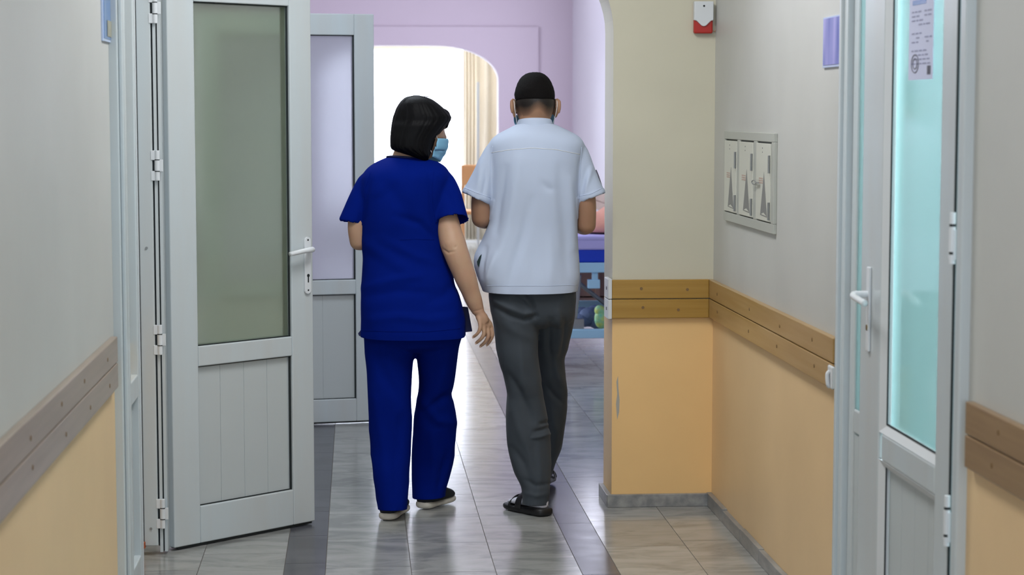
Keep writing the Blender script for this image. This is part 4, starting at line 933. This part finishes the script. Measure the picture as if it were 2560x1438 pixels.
m_rleg = [(740, 1325, 1440, 7.76, .11), (790, 1330, 1437, 7.78, .11), (831, 1334, 1429, 7.81, .10), (876, 1338, 1418, 7.85, .092), (898, 1340, 1410, 7.87, .086), (940, 1343, 1412, 7.90, .080), (995, 1347, 1419, 7.95, .078), (1048, 1346, 1416, 8.00, .078), (1080, 1344, 1411, 8.03, .076), (1120, 1338, 1404, 8.07, .072), (1155, 1332, 1389, 8.10, .066), (1180, 1328, 1381, 8.13, .060), (1205, 1326, 1374, 8.15, .056), (1216, 1326, 1374, 8.15, .056)]
m_larm = P3([(1240, 385, 7.75), (1222, 430, 7.75), (1203, 490, 7.74), (1203, 545, 7.75)]); m_lf = P3([(1203, 545, 7.75), (1214, 548, 7.82), (1236, 540, 7.92), (1268, 520, 8.0)])
m_rarm = P3([(1440, 385, 7.75), (1452, 440, 7.74), (1466, 500, 7.73), (1466, 562, 7.745)]); m_rf = P3([(1466, 562, 7.745), (1458, 563, 7.81), (1434, 552, 7.92), (1400, 530, 8.0)])
body = MB(); body.rings(shr([r for r in m_torso if 315 < r[0] < 735], .026))
for rows in (m_lleg, m_rleg): 
    A = [list(r) for r in rows]
    for r_ in A:
        if r_[0] > 850: c = (r_[1] + r_[2]) / 2 + (8 if r_[0] > 1150 and rows is m_lleg else 0); hw_ = (r_[2] - r_[1]) / 2 * max(.6, .88 - (r_[0] - 850) / 400 * .25); r_[1], r_[2] = c - hw_, c + hw_; r_[4] = min(r_[4] * .8, hw_ * .0016)
    body.rings(shr(A, .018))
body.ball(m_larm[-1], .0385, 12); body.ball(m_rarm[-1], .0375, 12); body.tube(m_larm, [.030, .032, .0375, .0385], 20); body.tube(m_lf, [.0385, .038, .033, .026], 18)
body.tube(m_rarm, [.030, .032, .0370, .0375], 20); body.tube(m_rf, [.0375, .038, .033, .026], 18)
for wv_, sx in ((m_lf[-1], 1), (m_rf[-1], -1)):
    fw = Vector((.45 * sx, .85, .12)).normalized(); sd = Vector((-.6 * sx, .1, .8)).normalized(); K_ = [wv_ + fw * .09 + sd * q for q in (-.032, -.011, .011, .032)]
    F_ = [([k, k + fw * .035 + Vector((.006 * sx, 0, -.004)), k + fw * .05 + Vector((.024 * sx, 0, -.016)), k + fw * .045 + Vector((.036 * sx, -.008, -.03))], .0088) for k in K_]
    hand(body, wv_, .026, K_, F_, ([wv_ + fw * .03 + sd * .02, wv_ + fw * .07 + sd * .045 + Vector((.02 * sx, 0, 0)), wv_ + fw * .10 + sd * .045 + Vector((.035 * sx, 0, -.005))], [.0125, .011, .0095]))
HM = PY(1337, 262, 7.79)
body.tube([PY(1337, 335, 7.755), PY(1337, 305, 7.765), PY(1336, 270, 7.79)], [.068, .060, .058], 24)
mmx = head_mesh(body, HM, math.radians(-3), math.radians(13), 1.0, 1.12)
mf_h = Vector((PY(1358, 1288, 7.645).x, 7.645, 0)); mf_t = Vector((PY(1278, 1275, 7.80).x, 7.80, 0))
mg_h = Vector((PY(1352, 1225, 8.10).x, 8.10, .035)); mg_t = Vector((PY(1364, 1225, 8.33).x, 8.33, .008))
for h_, t_ in ((mf_h, mf_t), (mg_h, mg_t)):
    foot(body, h_ + Vector((0, 0, .028)), t_ + Vector((0, 0, .024)))
    a0 = h_ + (t_ - h_) * .25 + Vector((0, 0, .06)); body.tube([a0, a0 + Vector((0, .006, .06)), a0 + Vector((0, .012, .14))], [.026, .028, .032], 16)
me = fuse(body, .0038); v = get_v(me); fm = np.linalg.norm(v - np.array(HM), axis=1) < .145; hm = (v[:, 1] > 7.99) & (v[:, 2] > .9) & ~fm
smooth(me, 8, np.where(fm | hm, .25, 1.0)); bo = finish(me, 'body', M['skin_m'], Mn, label='tanned bare skin of arms, neck and ears')
# close-cropped stubble as hair density on the scalp material
v = get_v(me); inv = np.array(mmx.inverted()); lv = v @ inv[:3, :3].T + inv[:3, 3]
low = -.050 + .010 * np.cos(lv[:, 0] * 75) * (lv[:, 1] < -.04) + .05 * np.clip(lv[:, 1] + .03, 0, 1) * 8 * .3
fd = np.clip((lv[:, 2] - low) / .066, 0, 1) * (np.linalg.norm(lv, axis=1) < .145) * (np.abs(lv[:, 0]) < .080) * np.clip((.045 - lv[:, 1]) / .02, 0, 1); fd = np.clip(1.35 * fd ** .6, 0, 1)
at_ = me.color_attributes.new('hair_density', 'FLOAT_COLOR', 'POINT'); at_.data.foreach_set('color', np.repeat(fd, 4))
nt = M['skin_m'].node_tree; b = nt.nodes['Principled BSDF']; src = b.inputs['Base Color'].links[0].from_socket; N = nt.nodes.new
n_ = N('ShaderNodeTexNoise'); n_.inputs['Scale'].default_value = 420; mxn = N('ShaderNodeMix'); mxn.data_type = 'RGBA'; mxn.inputs[7].default_value = (.012, .009, .008, 1)
at2 = N('ShaderNodeAttribute'); at2.attribute_name = 'hair_density'; g_ = N('ShaderNodeNewGeometry'); nt.links.new(g_.outputs['Position'], n_.inputs[0])
mu1 = N('ShaderNodeMath'); mu1.operation = 'MULTIPLY_ADD'; mu1.inputs[1].default_value = .4; mu1.inputs[2].default_value = .85; nt.links.new(n_.outputs[0], mu1.inputs[0])
mu2 = N('ShaderNodeMath'); mu2.operation = 'MULTIPLY'; mu2.use_clamp = True; nt.links.new(mu1.outputs[0], mu2.inputs[0]); nt.links.new(at2.outputs['Color'], mu2.inputs[1])
nt.links.new(mu2.outputs[0], mxn.inputs[0]); nt.links.new(src, mxn.inputs[6]); nt.links.new(mxn.outputs[2], b.inputs['Base Color'])
eyes(mmx, Mn); face_mask(mmx, Mn)
# short hair cap
R = []; K = 44
for i in range(0, K + 1):
    a = PI * (i / K) * .485; ring = []
    for j in range(120):
        b = 2 * PI * j / 120; x, y, z = math.sin(a) ** .70 * math.cos(b), math.sin(a) ** .8 * math.sin(b), math.cos(a)
        X, Y, Z = x * .0815, y * (.100 if y > 0 else .1045), z * .124
        if z < 0: X *= 1 - .10 * (-z); Y *= 1 - .10 * (-z)
        if i > K * .8: q = (i / K - .8) / .2; X *= 1 - .035 * q; Y *= 1 - .03 * q
        if y > 0 and a > 1.0: Z += (max(Z, .045 + .03 * y) - Z) * min(1, y / .35)      # hairline above the forehead
        r = 1 + .010 * noise.noise(Vector((x * 14, y * 14, z * 9)))
        if i > K - 8: Z += .006 * math.cos(b * 2) * (i - K + 8) / 8; r -= .030 * ((i - K + 8) / 8) ** 1.5
        ring.append(mmx @ Vector((X * r, Y * r - .003, Z * r + .001)))
    if i > 0: R.append(ring)
hc = MB(); hc.rings(R); hc.build('hair', M['crop'], Mn, smooth=True, label='short black cropped hair')
# tunic
tu = MB(); tu.rings(pxrows(m_torso, 0, 6)); cL = PY(1189, 499, 7.745); cR = PY(1481, 498, 7.735); dL = (cL - PY(1240, 380, 7.75)).normalized(); dR = (cR - PY(1437, 380, 7.75)).normalized()
tu.sleeve([PY(1258, 370, 7.75), PY(1239, 388, 7.75), PY(1216, 440, 7.748), cL], [.045, .050, .053, .060], tilt=(.05, 0, .1))
tu.sleeve([PY(1422, 370, 7.75), PY(1440, 388, 7.75), PY(1459, 440, 7.745), cR], [.045, .050, .051, .057], tilt=(-.05, 0, .1))
me = fuse(tu, .0045); smooth(me, 16)
FM = [([(1230, 400), (1226, 450), (1228, 500)], 6, -.002), ([(1450, 400), (1448, 440), (1447, 470)], 6, -.002), ([(1300, 400), (1285, 500), (1262, 600), (1230, 690)], 15, .006), ([(1325, 500), (1310, 580), (1285, 660), (1270, 715)], 12, -.006), ([(1265, 420), (1250, 500), (1240, 580)], 9, -.005), ([(1205, 400), (1200, 440), (1195, 480)], 8, .004), ([(1216, 420), (1214, 450), (1208, 485)], 5, -.004),
      ([(1400, 420), (1405, 500), (1415, 600), (1418, 700)], 14, -.005), ([(1425, 450), (1428, 520), (1434, 620)], 9, .005), ([(1355, 455), (1368, 470), (1385, 475)], 9, -.003), ([(1240, 640), (1225, 680), (1218, 715)], 9, .007), ([(1215, 620), (1206, 660), (1204, 690)], 7, -.006), ([(1466, 420), (1460, 450), (1457, 480)], 6, -.003), ([(1478, 420), (1470, 450), (1463, 480)], 6, .004), ([(1375, 600), (1380, 650), (1375, 715)], 14, .004), ([(1330, 620), (1335, 670), (1330, 715)], 16, -.003)]
cloth(me, .0028, (5, 5, 2.4), 6, FM)
v = get_v(me); n_ = get_n(me)
# turned-up cuffs and the deeper hem band
for c, dd in ((cL, dL), (cR, dR)):
    dd = np.array(dd); t_ = (v - np.array(c)) @ dd; rad = np.linalg.norm((v - np.array(c)) - t_[:, None] * dd, axis=1); msk = (t_ > -.026) & (rad < .085) & (t_ < .05); v[msk] += n_[msk] * .0022
set_v(me, v)
cut(me, [(PY(1330, 726, 7.74), (0, .02, -1), .30), (PY(1337, 314, 7.76), (0, .18, 1), .10)])
tu_o = finish(me, 'tunic', M['shirt'], Mn, .0025)
seam(me, [(1228, 382), (1270, 375), (1330, 370), (1390, 374), (1450, 386)], .0010, 'yoke_seam', M['elastic'], tu_o)
seam(me, [(1212, 714), (1280, 715), (1360, 715), (1442, 713)], .0008, 'hem_stitch', M['shirt'], tu_o)
seam(me, [(1232, 365), (1226, 400), (1225, 450), (1227, 498)], .0012, 'armhole_seam', M['shirt'], tu_o)
seam(me, [(1454, 368), (1452, 400), (1449, 450), (1447, 500)], .0012, 'armhole_seam', M['shirt'], tu_o)
seam(me, [(1162, 470), (1190, 482), (1226, 494)], .0010, 'cuff_stitch', M['shirt'], tu_o); seam(me, [(1449, 491), (1480, 484), (1506, 470)], .0010, 'cuff_stitch', M['shirt'], tu_o)
# dark piping on the right sleeve and the dark pocket slit at the left hem
def edge_on(pl, r, name, mt, parent, d): MB().tube(P3([(x, y, d) for x, y in pl]), r, 8).build(name, mt, parent, smooth=True)
edge_on([(1490, 425), (1496, 440), (1502.5, 460), (1509.5, 484)], .0024, 'sleeve_piping', mat('grey_piping', (.10, .10, .13), .7), tu_o, 7.735)
sl = MB(); sl.prism([PY(x, y, 7.678) for x, y in ((1204, 636), (1199, 642), (1193, 655), (1194, 663), (1197, 668), (1200, 655))], (0, .03, 0)); sl.build('pocket_slit', mat('slit_dark', (.012, .03, .03), .9), tu_o)
# band collar
R = []
for z_, g_ in ((-.016, .0045), (-.006, .002), (.004, -.0005), (.012, -.003), (.0145, -.0055), (.010, -.0085), (-.010, -.008)):
    c = PY(1337, 309, 7.765); R.append([c + Vector(((.0685 + g_) * math.cos(a), (.066 + g_) * math.sin(a), z_ + .0 - .16 * (.066) * math.sin(a) * .8)) for a in [2 * PI * j / 48 for j in range(48)]])
MB().rings(R, cap=False).build('collar_band', M['shirt'], tu_o, smooth=True)
# trousers
tr_ = MB(); tr_.rings(pxrows([(690, 1226, 1436, 7.74, .122), (740, 1220, 1440, 7.745, .128), (780, 1227, 1438, 7.75, .126), (805, 1236, 1433, 7.75, .11), (818, 1270, 1410, 7.75, .06)], 0, 6)); tr_.rings(pxrows(m_lleg, 0, 6)); tr_.rings(pxrows(m_rleg, 0, 6))
me = fuse(tr_, .0045); smooth(me, 7)
FT = [([(1240, 770), (1275, 790), (1310, 800), (1340, 792)], 6, -.008), ([(1235, 750), (1270, 770), (1310, 785), (1335, 780)], 7, .007), ([(1285, 742), (1310, 758), (1330, 775)], 5, -.006), ([(1315, 730), (1328, 755), (1340, 790)], 6, -.008), ([(1255, 800), (1290, 830), (1330, 850)], 12, .004), ([(1300, 860), (1305, 940), (1320, 1000)], 14, .006), ([(1262, 930), (1300, 980), (1330, 1050)], 10, -.006), ([(1275, 1000), (1300, 1080), (1330, 1150)], 12, .005),
      ([(1350, 1060), (1370, 1055)], 5, -.006), ([(1335, 1080), (1355, 1075), (1372, 1068)], 5, -.006), ([(1330, 1095), (1350, 1092), (1374, 1085)], 4, .005), ([(1280, 1120), (1310, 1160), (1330, 1220)], 9, -.005), ([(1345, 1120), (1350, 1180), (1345, 1240)], 9, .004),
      ([(1395, 780), (1400, 830), (1395, 880)], 8, .007), ([(1375, 800), (1372, 870), (1385, 930)], 8, -.007), ([(1415, 800), (1410, 850), (1400, 895)], 6, -.005), ([(1375, 890), (1395, 940), (1412, 985)], 9, .006), ([(1360, 960), (1385, 990), (1410, 1010)], 8, -.006), ([(1380, 1020), (1390, 1080), (1385, 1120)], 8, .004), ([(1310, 1200), (1340, 1215), (1372, 1210)], 6, -.004), ([(1308, 1232), (1340, 1240), (1370, 1234)], 6, .003)]
cloth(me, .0036, (8, 8, 5), 9, FT)
cut(me, [(PY(1338, 1257, 7.71), (0, -.05, -1), .16), (PY(1350, 1208, 8.15), (0.0, .1, -1), .16)])
to = finish(me, 'trousers', M['grey'], Mn, .003)
seam(me, [(1314, 727), (1326, 750), (1336, 775), (1343, 800)], .0010, 'seat_seam', M['grey'], to)
MB().prism([PY(x, y, 7.76) for x, y in ((1427, 786), (1437, 789), (1432, 797), (1427, 796))], (0, .015, 0)).build('pocket_flap', M['black'], to)
# socks and strapped sandals
def sandal(h_, t_, parent):
    k = MB(); k.rings(foot_rings(h_ - (t_ - h_).normalized() * .012, t_, [(0, .012, .030, .056, 2), (.04, .028, .026, .080, 2.2), (.14, .035, .026, .092, 2.3), (.28, .036, .026, .096, 2.3), (.4, .037, .027, .088, 2.2), (.6, .043, .027, .066, 2.2), (.8, .044, .026, .052, 2.2), (.93, .034, .026, .044, 2.1), (1, .012, .030, .038, 2)]))
    k.build('sock', M['sock'], parent, smooth=True, sub=1)
    k = MB(); u = (t_ - h_).normalized(); k.rings(foot_rings(h_ - u * .028, t_ + u * .02, [(0, .014, .004, .028, 2.4), (.03, .034, .001, .033, 3), (.10, .043, 0, .034, 4), (.3, .042, 0, .030, 4), (.5, .043, 0, .027, 4), (.75, .052, 0, .026, 4), (.92, .044, .002, .027, 3.5), (.98, .030, .004, .027, 3), (1, .012, .008, .024, 2.4)]))
    so = k.build('sandal_sole', M['black'], parent, smooth=True, sub=1)
    d = t_ - h_; L = d.length; s = u.cross(Vector((0, 0, 1))).normalized(); up = s.cross(u).normalized()
    for f0, f1, hh, wd in ((.42, .60, .092, .046), (.74, .80, .062, .048)):
        R = []
        for i in range(19):
            a = PI * i / 18; row = []
            for ff in (f0, f1):
                for g in (0, .004):
                    row.append(h_ + u * (L * (ff + (f0 - .42) * 0)) + s * ((wd + g) * math.cos(a)) + up * (.020 + (hh * (1 if ff == f0 else .80) - .020 + g) * math.sin(a)))
            R.append([row[0], row[1], row[3], row[2]])
        MB().rings(R).build('sandal_strap', M['black'], so, smooth=False, bevel=.002)
sandal(mf_h, mf_t, Mn); sandal(mg_h, mg_t, Mn)
bpy.data.objects.remove(dummy)
